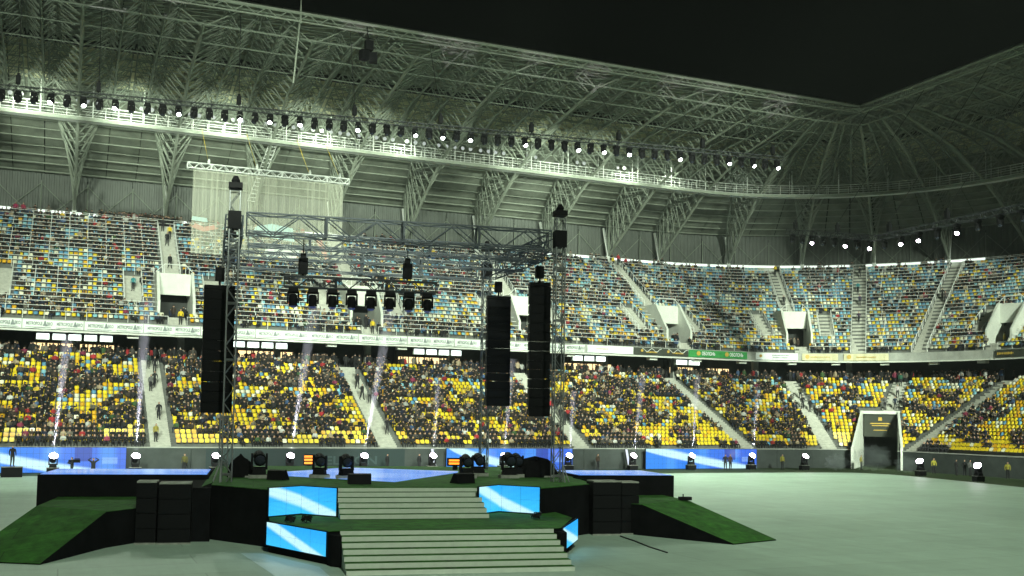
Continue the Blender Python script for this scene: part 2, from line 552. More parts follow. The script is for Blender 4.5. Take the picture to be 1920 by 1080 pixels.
# vomitories
for v in VOM:
    n = thing('stairway_portal', 'x', 'portal', PT(v, 29, 0))
    tag(n, {10.5: 'white concrete entrance box in the upper tier left of the stage tower',
            31.2: 'white concrete entrance box in the upper tier behind the hanging lamp bar',
            52.0: 'white concrete entrance box in the upper tier between the two right speaker columns',
            72.8: 'white concrete entrance box in the upper tier right of the stage rig',
            VOM[4]: 'white concrete entrance box in the upper tier at the bend of the bowl',
            VOM[5]: 'rightmost white concrete entrance box in the upper tier'}[v], 'entrance', 'upper tier entrance boxes')
    def UV(mq, s): return UQ(Q(v, s) + mq, s)
    mb = MB(); sweep(mb, UV(-1.65, 29.2), UV(1.65, 29.2), rect(29.2, 29.5, 17.95, 20.3), step=50); mb.build('lintel', 'white_wall', n, world=True)
    mb = MB(); sweep(mb, UV(-1.65, 31), UV(1.65, 31), rect(29.503, 33.3, 20.0, 20.25), step=50); mb.build('top_slab', 'white_wall', n, world=True)
    for sd in (-1, 1):
        mb = MB()
        a, b = sorted((UV(sd * 1.653, 29), UV(sd * 1.95, 29)))
        sweep(mb, a, b, [(26.2, 14.6), (33.2, 14.6), (33.2, 20.45), (29.0, 20.45), (26.2, 16.9)], step=50)
        mb.build('side_wall', 'white_wall', n, world=True)
    mb = MB(); sweep(mb, UV(-1.64, 29), UV(1.64, 29), rect(26.0, 36, 14.75, 14.9), step=50); mb.build('floor', 'tread_grey', n, world=True)
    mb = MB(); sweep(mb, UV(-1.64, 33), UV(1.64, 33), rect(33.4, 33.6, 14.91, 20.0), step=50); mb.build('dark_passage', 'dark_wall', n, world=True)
    mb = MB()
    s = 29.3
    pr = [PT(UV(-2.0, s), s, 20.4), PT(UV(-1.1, s), s, 21.3), PT(UV(1.1, s), s, 21.3), PT(UV(2.0, s), s, 20.4)]
    mb.path(pr, 0.04, 4)
    mb.tube(pr[1], PT(UV(-1.1, s), s, 20.3), 0.035, 4); mb.tube(pr[2], PT(UV(1.1, s), s, 20.3), 0.035, 4)
    mb.build('handrail', 'rail_white', n, world=True)
# ---------------------------------------------------------------- corner tunnel
t = thing('players_tunnel', 'pale flared tunnel mouth opening onto the pitch in the corner', 'tunnel', PT(TUNNEL_U, 8, 0))
ta = R(45) ; tn = Vector((math.cos(ta), math.sin(ta), 0)) ; tt = Vector((-tn.y, tn.x, 0)) * -1
tc = Vector(PT(TUNNEL_U, 8, 0)) - tn * 8
def TP(x, s, z): return tc + tn * s + tt * x + Vector((0, 0, z))
def slab(mb, pts, th_dir, th, mi=0):
    n = len(pts); th_dir = Vector(th_dir) * th
    vs = [Vector(p) for p in pts] + [Vector(p) + th_dir for p in pts]
    mb.add(vs, [tuple(range(n - 1, -1, -1)), tuple(range(n, 2 * n))] + [(k, (k + 1) % n, n + (k + 1) % n, n + k) for k in range(n)], mi)
for sd in (-1, 1):
    mb = MB()
    slab(mb, [TP(sd * 2.5, 6.6, 0.02), TP(sd * 1.95, 16.5, 0.02), TP(sd * 1.95, 16.5, 6.75), TP(sd * 1.95, 15.6, 6.75), TP(sd * 2.5, 7.4, 2.5), TP(sd * 2.5, 6.6, 2.5)], tt, sd * 0.28)
    mb.build('side_wall', 'white_wall', t, world=True)
mb = MB(); slab(mb, [TP(-2.25, 15.5, 6.35), TP(2.25, 15.5, 6.35), TP(2.25, 15.5, 6.72), TP(-2.25, 15.5, 6.72)], tn, 1.5); mb.build('lintel', 'white_wall', t, world=True)
mb = MB(); slab(mb, [TP(-1.9, 15.8, 3.6), TP(1.9, 15.8, 3.6), TP(1.9, 15.8, 6.33), TP(-1.9, 15.8, 6.33)], tn, 0.15); sgn = mb.build('sign_panel', 'banner_black', t, world=True)
mb = MB()
for (y, w, h) in ((5.75, 0.45, 0.4), (5.2, 2.4, 0.12), (4.95, 2.0, 0.10), (4.4, 1.6, 0.08)):
    slab(mb, [TP(-w / 2, 15.78, y - h / 2), TP(w / 2, 15.78, y - h / 2), TP(w / 2 * .9, 15.78, y + h / 2), TP(-w / 2 * .9, 15.78, y + h / 2)], tn, 0.012)
o_ = mb.build('gold_print', 'gold', t, world=True)
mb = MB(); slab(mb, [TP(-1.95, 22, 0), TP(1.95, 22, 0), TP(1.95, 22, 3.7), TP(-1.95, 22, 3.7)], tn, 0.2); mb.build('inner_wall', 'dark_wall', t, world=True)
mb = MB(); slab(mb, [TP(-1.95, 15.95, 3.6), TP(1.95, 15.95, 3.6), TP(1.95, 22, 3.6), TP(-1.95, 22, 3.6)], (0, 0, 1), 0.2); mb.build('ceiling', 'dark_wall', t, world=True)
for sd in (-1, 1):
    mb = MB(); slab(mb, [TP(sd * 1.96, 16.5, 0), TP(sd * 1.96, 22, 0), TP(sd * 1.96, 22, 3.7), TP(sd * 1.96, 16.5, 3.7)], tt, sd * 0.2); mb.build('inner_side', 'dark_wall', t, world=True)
# ================================================================== REAR WALL, COLUMNS, ROOF
rear = thing('rear_wall', 'tall corrugated cladding wall behind the top row of the upper tier', 'wall', PT(30, 48, 28))
ZT = ZU0 + NU * HU - 0.4
mb = MB(); sweep(mb, UL, UR, rect(44.5, 49.0, ZT - 0.4, ZT)); mb.build('walkway', 'concrete', upp, world=True)
u = UL
while u < UR:
    u2 = min(UQ(Q(u, 48) + 5.2, 48), UR)
    mb = MB()
    q0, q1 = Q(u, 48), Q(u2, 48)
    n = int((q1 - q0) / 0.65)
    prof = []
    for i in range(n + 1):                                    # trapezoid ribs
        for (f, ds) in ((0.0, 0), (0.35, 0), (0.5, 0.09), (0.85, 0.09)):
            q = q0 + (q1 - q0) * min(1, (i + f) / (n + 1))
            prof.append((UQ(q, 48), 48.4 + ds))
    vs = [PT(a, s, z) for a, s in prof for z in (ZT + 0.02, 34.0)]
    mb.add(vs, [(2 * i, 2 * i + 2, 2 * i + 3, 2 * i + 1) for i in range(len(prof) - 1)])
    mb.build('cladding_panel', 'cladding', rear, world=True)
    mb = MB()                                                # cross bracing rods in front
    mb.tube(PT(u + .1, 48.2, ZT), PT(u2 - .1, 48.2, 32.6), 0.05, 4); mb.tube(PT(u + .1, 48.2, 32.6), PT(u2 - .1, 48.2, ZT), 0.05, 4)
    mb.tube(PT(u, 48.2, ZT), PT(u, 48.2, 33), 0.07, 4)
    mb.build('bracing', 'steel_roof', rear, world=True)
    u = u2
for zz in (ZT + 1.05, ZT + 0.6):
    mb = MB(); mb.path([PT(a, 44.7, zz) for a in us(UL, UR)], 0.03, 4); mb.build('top_rail', 'rail_white', upp, world=True)
# lit strips over the top concourse
STRIPS = [(-10, -6.6), (-4.4, 1.2), (1.6, 3.6), (10.9, 15.5), (27.5, 31), (31.4, 36), (63, 65), (66.5, 71.6), (74, 78.2), (78.6, UA(76)), (UA(75.4), UA(63)), (UA(62), UA(48.5)), (UA(46.5), UA(37)), (UA(36), UA(26))]
SPL = ['far left', 'above the left upper seats', 'short one at left', 'beside the left upper stairway', 'left of the stage rig truss', 'behind the stage rig truss', 'just right of the stage rig', 'right of the stage rig', 'by the red jackets', 'where the bowl starts to bend', 'left part of the bend', 'middle of the bend', 'right part of the bend', 'rightmost on the bend']
for (a, b), nm in zip(STRIPS, SPL):
    n = thing('strip_light', 'white strip light along the top of the upper tier, ' + nm, 'strip light', PT(a, 46.5, ZT), group='strip lights over the top walkway')
    mb = MB(); sweep(mb, a, b, rect(46.3, 46.42, ZT + 1.05, ZT + 1.30)); mb.build('diffuser', 'strip_light', n, world=True)
    mb = MB(); sweep(mb, a, b, rect(46.425, 46.6, ZT + 0.01, ZT + 1.4)); mb.build('housing', 'white_wall', n, world=True)
roof = thing('stadium_roof', 'long cantilevered stadium roof with lattice trusses over the stands', 'roof', PT(30, 30, 36))
PR = [(8.4, 43.35), (23.1, 42.8), (31.6, 40.6), (40.0, 37.4), (49.5, 33.6)]
def zr(s):
    for (a, za), (b, zb) in zip(PR, PR[1:]):
        if s <= b: return za + (zb - za) * (s - a) / (b - a)
    return PR[-1][1]
# inner roof edge keeps a square corner: push points outwards near the corner
def PE(u, s, z):
    p = PT(u, s, z)
    if CX < u < CX + LCR:
        a = ang(u)
        rr = 8.4 / max(math.cos(R(a)), math.sin(R(a)))        # square of half side 8.4
        w = max(0.0, min(1.0, (23.1 - s) / 14.7))
        k = s + (rr - 8.4) * w
        a = R(a)
        return (CX + k * math.cos(a), CY + k * math.sin(a), z)
    return p
BAYS = []
u = 0.15 - 10.4 * 2
while u < CX - 3: BAYS.append(u); u += 10.4
BAYS = [b for b in BAYS if b > UL - 10] + [UA(86), UA(72), UA(58), UA(45), UA(32), UA(18), UA(4)] + [CX + LCR + 8, CX + LCR + 18.4]
RIB = []
for a, b in zip(BAYS, BAYS[1:]):
    RIB += [a + (b - a) / 3, a + 2 * (b - a) / 3]
# deck panels, one per third of a bay and zone
EDG = sorted(BAYS + RIB + [UR])
mid = sorted(BAYS + RIB)
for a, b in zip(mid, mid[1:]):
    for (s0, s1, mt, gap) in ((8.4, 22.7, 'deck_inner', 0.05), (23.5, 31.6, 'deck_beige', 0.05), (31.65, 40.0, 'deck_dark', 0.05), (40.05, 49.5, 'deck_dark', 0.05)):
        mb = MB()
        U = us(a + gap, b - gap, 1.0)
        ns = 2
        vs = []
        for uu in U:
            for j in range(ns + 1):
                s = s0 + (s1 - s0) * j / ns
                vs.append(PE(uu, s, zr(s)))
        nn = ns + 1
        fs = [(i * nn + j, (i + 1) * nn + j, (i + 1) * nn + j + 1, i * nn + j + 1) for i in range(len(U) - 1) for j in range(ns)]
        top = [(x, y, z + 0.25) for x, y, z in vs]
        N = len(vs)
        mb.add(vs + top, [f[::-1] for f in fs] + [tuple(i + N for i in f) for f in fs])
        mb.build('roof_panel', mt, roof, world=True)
mb = MB(); sweep(mb, UL, UR, rect(22.6, 23.5, zr(23) - 0.75, zr(23) + 0.1)); mb.build('gutter', 'gutter', roof, world=True)
# purlins
for s in [9.0, 11.3, 13.6, 15.9, 18.2, 20.5, 25.2, 27.3, 29.4, 33.2, 34.8, 36.4, 38.0, 39.6, 41.2, 42.8, 44.4, 46.0, 47.6]:
    mb = MB()
    z = zr(s) - (0.28 if s < 23 else 0.35)
    mb.path([PE(a, s, z) for a in us(UL, UR, 1.0)], 0.07 if s > 32 else 0.09, 4)
    mb.build('purlin', 'steel_pale' if s > 32 else 'steel_roof', roof, world=True)
for s in [9.4, 14.0, 19.0]:
    mb = MB()
    mb.path([PE(a, s, zr(s) - 2.1) for a in us(UL, UR, 1.0)], 0.08, 4)
    mb.build('tie_tube', 'steel_roof', roof, world=True)
for a, b in zip(mid, mid[1:]):
    mb = MB()
    for s0, s1 in ((9.2, 13.8), (13.8, 18.3), (18.3, 22.6)):
        for dz0, dz1 in ((.4, .4),):
            mb.tube(PE(a, s0, zr(s0) - dz0), PE(b, s1, zr(s1) - dz1), .045, 4, cap=False); mb.tube(PE(b, s0, zr(s0) - dz0), PE(a, s1, zr(s1) - dz1), .045, 4, cap=False)
            mb.tube(PE((a + b) / 2, s0, zr(s0) - .4), PE((a + b) / 2, (s0 + s1) / 2, zr(s0) - 2.0), .04, 4, cap=False); mb.tube(PE((a + b) / 2, (s0 + s1) / 2, zr(s0) - 2.0), PE((a + b) / 2, s1, zr(s1) - .4), .04, 4, cap=False)
    for s0, s1 in ((24, 28), (28, 32)):
        mb.tube(PE(a, s0, zr(s0) - .6), PE(b, s1, zr(s1) - .6), .05, 4, cap=False); mb.tube(PE(b, s0, zr(s0) - .6), PE(a, s1, zr(s1) - .6), .05, 4, cap=False)
    mb.build('cross_bracing', 'steel_roof', roof, world=True)
def LAT(u, dq, s, z):
    """point dq metres sideways of radial line u at offset s"""
    n = PE(u, s, z)
    a = R(ang(u))
    return (n[0] + math.sin(a) * dq, n[1] - math.cos(a) * dq, z)
def lattice(u, spine, half, r, r2, step, name, material):
    """spine: list of (s,z) of the lower chord; top chords follow the deck at +-half(s)"""
    mb = MB()
    P = []
    for (s0, z0), (s1, z1) in zip(spine, spine[1:]):
        n = max(1, int(abs(s1 - s0) / step))
        P += [(s0 + (s1 - s0) * i / n, z0 + (z1 - z0) * i / n) for i in range(n)]
    P.append(spine[-1])
    for (s0, z0), (s1, z1) in zip(P, P[1:]):
        mb.tube(LAT(u, 0, s0, z0), LAT(u, 0, s1, z1), r * 1.6, 5, cap=False)
        for sd in (-1, 1):
            a0, a1 = LAT(u, sd * half(s0), s0, zr(s0) - 0.5), LAT(u, sd * half(s1), s1, zr(s1) - 0.5)
            mb.tube(a0, a1, r, 4, cap=False)
            mb.tube(LAT(u, 0, s0, z0), a1, r2, 4, cap=False)
            mb.tube(LAT(u, 0, s0, z0), a0, r2, 4, cap=False)
        mb.tube(LAT(u, -half(s1), s1, zr(s1) - 0.5), LAT(u, half(s1), s1, zr(s1) - 0.5), r2, 4, cap=False)
        mb.tube(LAT(u, -half(s0), s0, zr(s0) - 0.5), LAT(u, half(s1), s1, zr(s1) - 0.5), r2, 4, cap=False)
    return mb.build(name, material, roof, world=True)
def half_main(s): return 3.0 if s < 33 else max(0.3, 3.0 - (s - 33) / 13.0 * 2.6)
for b in BAYS:
    lattice(b, [(46.0, 29.2), (32.8, 36.6), (23.0, 39.8), (9.2, 41.6)], half_main, 0.11, 0.065, 1.5, 'roof_truss', 'steel_pale')
    mb = MB()
    mb.tube(PT(b, 46.0, ZT), PT(b, 46.0, 29.3), 0.28, 8); mb.tube(PT(b, 46.0, 29.3), PT(b, 47.6, 33.6), 0.2, 6)
    mb.build('column', 'rail_white', roof, world=True)
for b in RIB:
    lattice(b, [(33.0, zr(33) - 1.9), (23.0, zr(23) - 2.2), (9.0, zr(9) - 1.9)], lambda s: 1.5, 0.08, 0.05, 1.5, 'roof_rib', 'steel_roof')
# rim of the opening
mb = MB(); sweep_pts = [PE(a, 8.35, 43.3) for a in us(UL, UR, 1.0)]
mb.path(sweep_pts, 0.16, 6); mb.path([(x, y, z - 0.8) for x, y, z in sweep_pts], 0.09, 5)
for a in range(int(UL), int(UR), 2): mb.tube(PE(a, 8.35, 43.3), PE(a + 1, 8.35, 42.5), 0.05, 4); mb.tube(PE(a + 1, 8.35, 42.5), PE(a + 2, 8.35, 43.3), 0.05, 4)
mb.build('roof_rim', 'steel_pale', roof, world=True)
# small lightning mast on the rim
mb = MB(); mb.tube(PE(19.2, 8.35, 42.3), PE(19.2, 8.35, 45.0), 0.12, 6, r2=0.04); mb.tube(PE(18.7, 8.5, 36.5), PE(19.2, 8.5, 43), 0.09, 5); mb.build('mast', 'steel_pale', roof, world=True)
# ---------------------------------------------------------------- catwalk
cat = thing('catwalk', 'white railed maintenance catwalk hung under the stadium roof', 'catwalk', PT(30, 31.6, 36.5))
SCW, ZCW = 31.0, 36.55
mb = MB(); sweep(mb, UL, UR, rect(SCW, SCW + 1.5, ZCW, ZCW + 0.16)); mb.build('deck', 'alu_white', cat, world=True)
mb = MB(); sweep(mb, UL, UR, rect(SCW - 0.08, SCW - 0.005, ZCW - 0.12, ZCW + 0.25)); mb.build('edge_board', 'steel_pale', cat, world=True)
u = UL
while u < UR:
    u2 = min(u + 5.2, UR)
    for ss in (SCW + 0.05, SCW + 1.4):
        mb = MB(); rail(mb, u, u2, ss, ZCW + 0.165, 1.35, 0.035, 2, 1.3); mb.build('rail', 'rail_white', cat, world=True)
    for ss in (SCW, SCW + 1.5):
        mb = MB(); mb.tube(PT(u, ss, ZCW), PT(u, ss, zr(ss) - 0.1), 0.05, 4); mb.build('hanger', 'rail_white', cat, world=True)
    u = u2
# access ladder
mb = MB()
for sd in (-.45, .45): mb.tube(PT(21.2 + sd, 33.2, 36.5), PT(20.4 + sd, 42.0, 31.6), 0.05, 4)
for i in range(15):
    f = i / 14
    mb.box(PT(21.2 - .8 * f, 33.2 + 8.8 * f, 36.5 - 4.9 * f), (0.9, 0.28, 0.05))
mb.build('stair', 'rail_white', cat, world=True)
# floodlights standing on the catwalk rail
def floodlight_proto():
    n = thing('floodlight', 'x', 'floodlight', (0, 0, 0))
    mb = MB(); mb.lathe([(0.10, 0.12), (0.17, 0.05), (0.24, -0.10), (0.25, -0.12)], 10, (0, -0.1, 0.42), 'y'); mb.build('housing', 'steel_pale', n)
    mb = MB(); mb.lathe([(0.22, -0.235), (0.22, -0.225)], 10, (0, 0, 0.42), 'y'); mb.build('lens', 'lamp_dim', n)
    mb = MB(); mb.box((0, -0.05, 0.05), (0.4, 0.1, 0.05)); mb.box((-0.27, -0.05, 0.24), (0.03, 0.06, 0.42)); mb.box((0.27, -0.05, 0.24), (0.03, 0.06, 0.42)); mb.build('bracket', 'black', n)
    return n
FLD = []
for c0, nn in [(-6.5, 3), (-1.0, 4), (5.5, 4), (9.5, 4), (14.2, 4), (20.0, 5), (25.5, 5), (31, 5), (37, 3), (41, 5), (46.5, 4), (53, 2), (60, 2), (66, 2)]:
    for i in range(nn): FLD.append(c0 + i * 1.05)
proto = floodlight_proto()
for i, uu in enumerate(FLD):
    o = proto if i == 0 else copy_tree(proto)
    o.location = PT(uu, SCW + 0.05, ZCW + 1.5)
    o.rotation_euler = (0, 0, R(ang(uu) - 90 + rnd.uniform(-15, 15)))
    tag(o, 'small round floodlight standing on the catwalk handrail', 'floodlight', 'floodlights along the catwalk')
# lamps of the catwalk floods that light the deck, the railings and the seats below
CWL = [(-5.2, .9), (5.3, 1.0), (15.7, 1.2), (26.1, 1.3), (36.5, 1.0), (67.5, 1.5), (74.3, .9)]
for uu, k in CWL:
    p = PT(uu, SCW - 0.9, ZCW + 2.6)
    spot('catwalk_flood_lamp', p, PT(uu, SCW + 3.0, ZCW - 2.0), 1500 * k, 125, 0.9, 0.3)
# ---------------------------------------------------------------- kiosks and light boxes under the balcony
KIO = [(-3.3, 4.7), (17.3, 24.0), (36.4, 44.3), (58.4, 65.4), (74.2, 77.9), (UA(87), UA(80.5))]
KL = ['at the far left', 'left of the stage tower base', 'between the stage towers', 'right of the right speaker column', 'under the green banner', 'at the right end of the green banner']
for (a, b), nm in zip(KIO, KL):
    n = thing('kiosk', 'warmly lit snack kiosk in the dark concourse ' + nm, 'kiosk', PT(a, 30.5, zc), group='lit kiosks in the concourse')
    mb = MB(); sweep(mb, a - .3, b + .3, rect(30.9, 31.9, zc + 0.01, 13.3)); mb.build('wall', 'dark_wall', n, world=True)
    k = max(2, int((Q(b, 30) - Q(a, 30)) / 1.3)); w = (b - a) / k
    for i in range(k):
        mb = MB(); sweep(mb, a + i * w + .07, a + (i + 1) * w - .07, rect(30.84, 30.88, 11.55, 12.30)); mb.build('pane', 'kiosk_light', n, world=True)
    mb = MB(); sweep(mb, a, b, rect(30.3, 30.88, 11.4, 11.5)); mb.build('counter', 'steel_pale', n, world=True)
ORD = ['first', 'second', 'third', 'fourth', 'fifth']
LB = [(-2.9, 1.48, 5), (16.3, 1.52, 4), (36.6, 1.52, 4), (57.0, 1.6, 3), (71.8, 1.9, 2)]
for (u0, dx, nn), nm in zip(LB, KL):
    for i in range(nn):
        uu = u0 + i * dx
        n = thing('light_box', '%s white light box from the left in the group %s' % (ORD[i], nm), 'light box', PT(uu, 25.5, 12.5), group='light boxes under the balcony')
        mb = MB(); sweep(mb, uu, uu + dx - .22, rect(25.40, 25.9, 12.32, 12.98)); mb.build('housing', 'steel_pale', n, world=True)
        mb = MB(); sweep(mb, uu + .06, uu + dx - .28, rect(25.34, 25.395, 12.37, 12.93)); mb.build('diffuser', 'box_light', n, world=True)
# ================================================================== banners on the balcony front
def banner(u0, u1, material, label, sag=0.0, z0=13.3, z1=14.2):
    n = thing('banner', label, 'banner', PT(u0, 23.9, z0))
    mb = MB()
    U = np.linspace(u0, u1, max(8, int((Q(u1, 24) - Q(u0, 24)) / 0.35)))
    vs, fs = [], []
    ph = rnd.uniform(0, 6)
    for i, uu in enumerate(U):
        f = i / (len(U) - 1)
        for j in range(5):
            g_ = j / 4
            wv = 0.045 * math.sin(ph + f * 14 + g_ * 2.2) * (0.3 + g_) + 0.03 * math.sin(f * 31 + ph * 2)
            dz = -sag * math.sin(math.pi * f) ** 2 * (1 - g_ * 0.6)
            vs.append(PT(uu, 23.86 - 0.05 + wv, z1 + (z0 - z1) * g_ + dz))
    nj = 5
    for i in range(len(U) - 1):
        for j in range(4): fs.append((i * nj + j, i * nj + j + 1, (i + 1) * nj + j + 1, (i + 1) * nj + j))
    N = len(vs)
    a_ = [R(ang(uu)) for uu in U for j in range(5)]
    bk = [(v[0] + 0.02 * math.cos(a), v[1] + 0.02 * math.sin(a), v[2]) for v, a in zip(vs, a_)]
    mb.add(vs + bk, fs + [tuple(N + i for i in f[::-1]) for f in fs])
    mb.build('cloth', material, n, world=True)
    return n
def put_on_front(n, me, u, z, s=23.70, name='lettering'):
    o = obj(name, me, n)
    p = PT(u, s, z)
    o.location = Vector(p) - n.location
    o.rotation_euler = (R(90), 0, R(ang(u) - 90))
    return o
def strokes(width, height, material, n=9):
    # print too blurred to read: a line of uneven marks
    mb = MB(); x = -width / 2
    while x < width / 2:
        w = rnd.uniform(.5, 1.2) * width / n
        h = height * rnd.uniform(.55, 1)
        mb.add([(x, -h / 2, 0), (x + w * .7, -h / 2, 0), (x + w * .8, h / 2, 0), (x + w * .1, h / 2, 0)], [(0, 1, 2, 3)])
        x += w
    return mb.mesh('lettering', material)
t_main = text_mesh('METROPOLE', 0.46, 'ink', True, 1.45)
t_eko = text_mesh('EKO', 0.46, 'ink', True, 0.52)
mb = MB(); mb.add([(-.2, -.22, 0), (.2, -.22, 0), (.12, 0.0, 0), (.05, .26, 0), (-.05, .26, 0), (-.12, 0.0, 0)], [(0, 1, 2, 3, 4, 5)]); m_logo = mb.mesh('emblem', 'ink')
mb = MB(); mb.add([(-1.15, -.02, 0), (1.15, -.02, 0), (1.15, .02, 0), (-1.15, .02, 0)], [(0, 1, 2, 3)]); m_line = mb.mesh('underline', 'ink')
PLACE = ['far left', 'second from the left', 'under the left upper entrance box', 'left of the left speaker column', 'behind the left stage tower', 'just right of the left stage tower', 'below the lamp bar left end', 'below the lamp bar', 'right of the lamp bar', 'left of the middle speaker column', 'behind the middle speaker column', 'between the two right speaker columns']
ub = -9.8
for i in range(12):
    n = banner(ub + .04, ub + 5.6, 'banner_white', 'white banner with two grey logos on the balcony, ' + PLACE[i], sag=rnd.choice([0, .05, .12]))
    for j in (0, 1):
        uc = ub + 1.45 + j * 2.75
        put_on_front(n, t_main, uc - 0.35, 13.78)
        put_on_front(n, m_logo, uc + 0.62, 13.8, name='emblem')
        put_on_front(n, t_eko, uc + 1.05, 13.78)
        put_on_front(n, m_line, uc, 13.42, name='underline')
    ub += 5.64
n = banner(58.2, 64.6, 'banner_bright', 'plain bright white banner left of the black and gold banner')
put_on_front(n, strokes(1.6, 0.16, 'banner_cream', 12), 60.2, 13.8)
n = banner(64.7, 72.6, 'banner_black', 'black banner with gold lettering and white swirls on the balcony')
tg_ = strokes(1.6, 0.22, 'gold', 10)
for uc in (67.2, 71.0):
    put_on_front(n, tg_, uc, 13.66)
    mb = MB(); mb.lathe([(0.18, 0), (0.18, 0.01)], 8, (0, 0, 0), 'z'); put_on_front(n, mb.mesh('emblem', 'gold'), uc - 1.4, 13.82, name='emblem')
    mb = MB(); mb.path([(x * 0.28, 0.22 * math.cos(x * 1.3) , 0) for x in range(-5, 6)], 0.035, 4); put_on_front(n, mb.mesh('swirl', 'banner_white'), uc, 13.9, name='swirl')
n = banner(72.7, UA(82.5), 'banner_green', 'green beer banner with white lettering and round gold emblems')
tb_ = text_mesh('ОБОЛОНЬ', 0.62, 'banner_bright', True, 2.0)
for uc in (75.6, UA(86.5)):
    put_on_front(n, tb_, uc, 13.75)
    mb = MB(); mb.lathe([(0.3, 0), (0.3, 0.012)], 12, (0, 0, 0), 'z'); put_on_front(n, mb.mesh('emblem', 'gold'), uc - 1.5 if uc < CX else UA(90.0), 13.78, name='emblem')
n = banner(UA(79.5), UA(65.8), 'banner_bright', 'white banner with two faint text lines right of the green banner')
put_on_front(n, strokes(2.2, 0.14, 'ink', 14), UA(71.5), 13.9)
put_on_front(n, strokes(2.0, 0.14, 'ink', 12), UA(71.5), 13.6)
mb = MB(); mb.lathe([(0.2, 0), (0.2, 0.012)], 10, (0, 0, 0), 'z'); put_on_front(n, mb.mesh('emblem', 'gold'), UA(78), 13.78, name='emblem')
for (a, b, nm) in ((64.5, 53.5, 'left one of the cream pair'), (51.8, 38.5, 'right one of the cream pair')):
    n = banner(UA(a), UA(b), 'banner_cream', 'cream banner with brown emblem and pale script, ' + nm)
    put_on_front(n, strokes(2.4, 0.16, 'gold', 16), UA((a + b) / 2), 13.75)
    mb = MB(); mb.lathe([(0.28, 0), (0.28, 0.012)], 10, (0, 0, 0), 'z'); put_on_front(n, mb.mesh('emblem', 'gold'), UA(a - 1.6), 13.78, name='emblem')
n = banner(UA(6.5), UA(0) + 4, 'banner_black', 'black banner with gold print at the far right of the balcony')
put_on_front(n, strokes(2.2, 0.3, 'gold', 9), UA(3), 13.75)
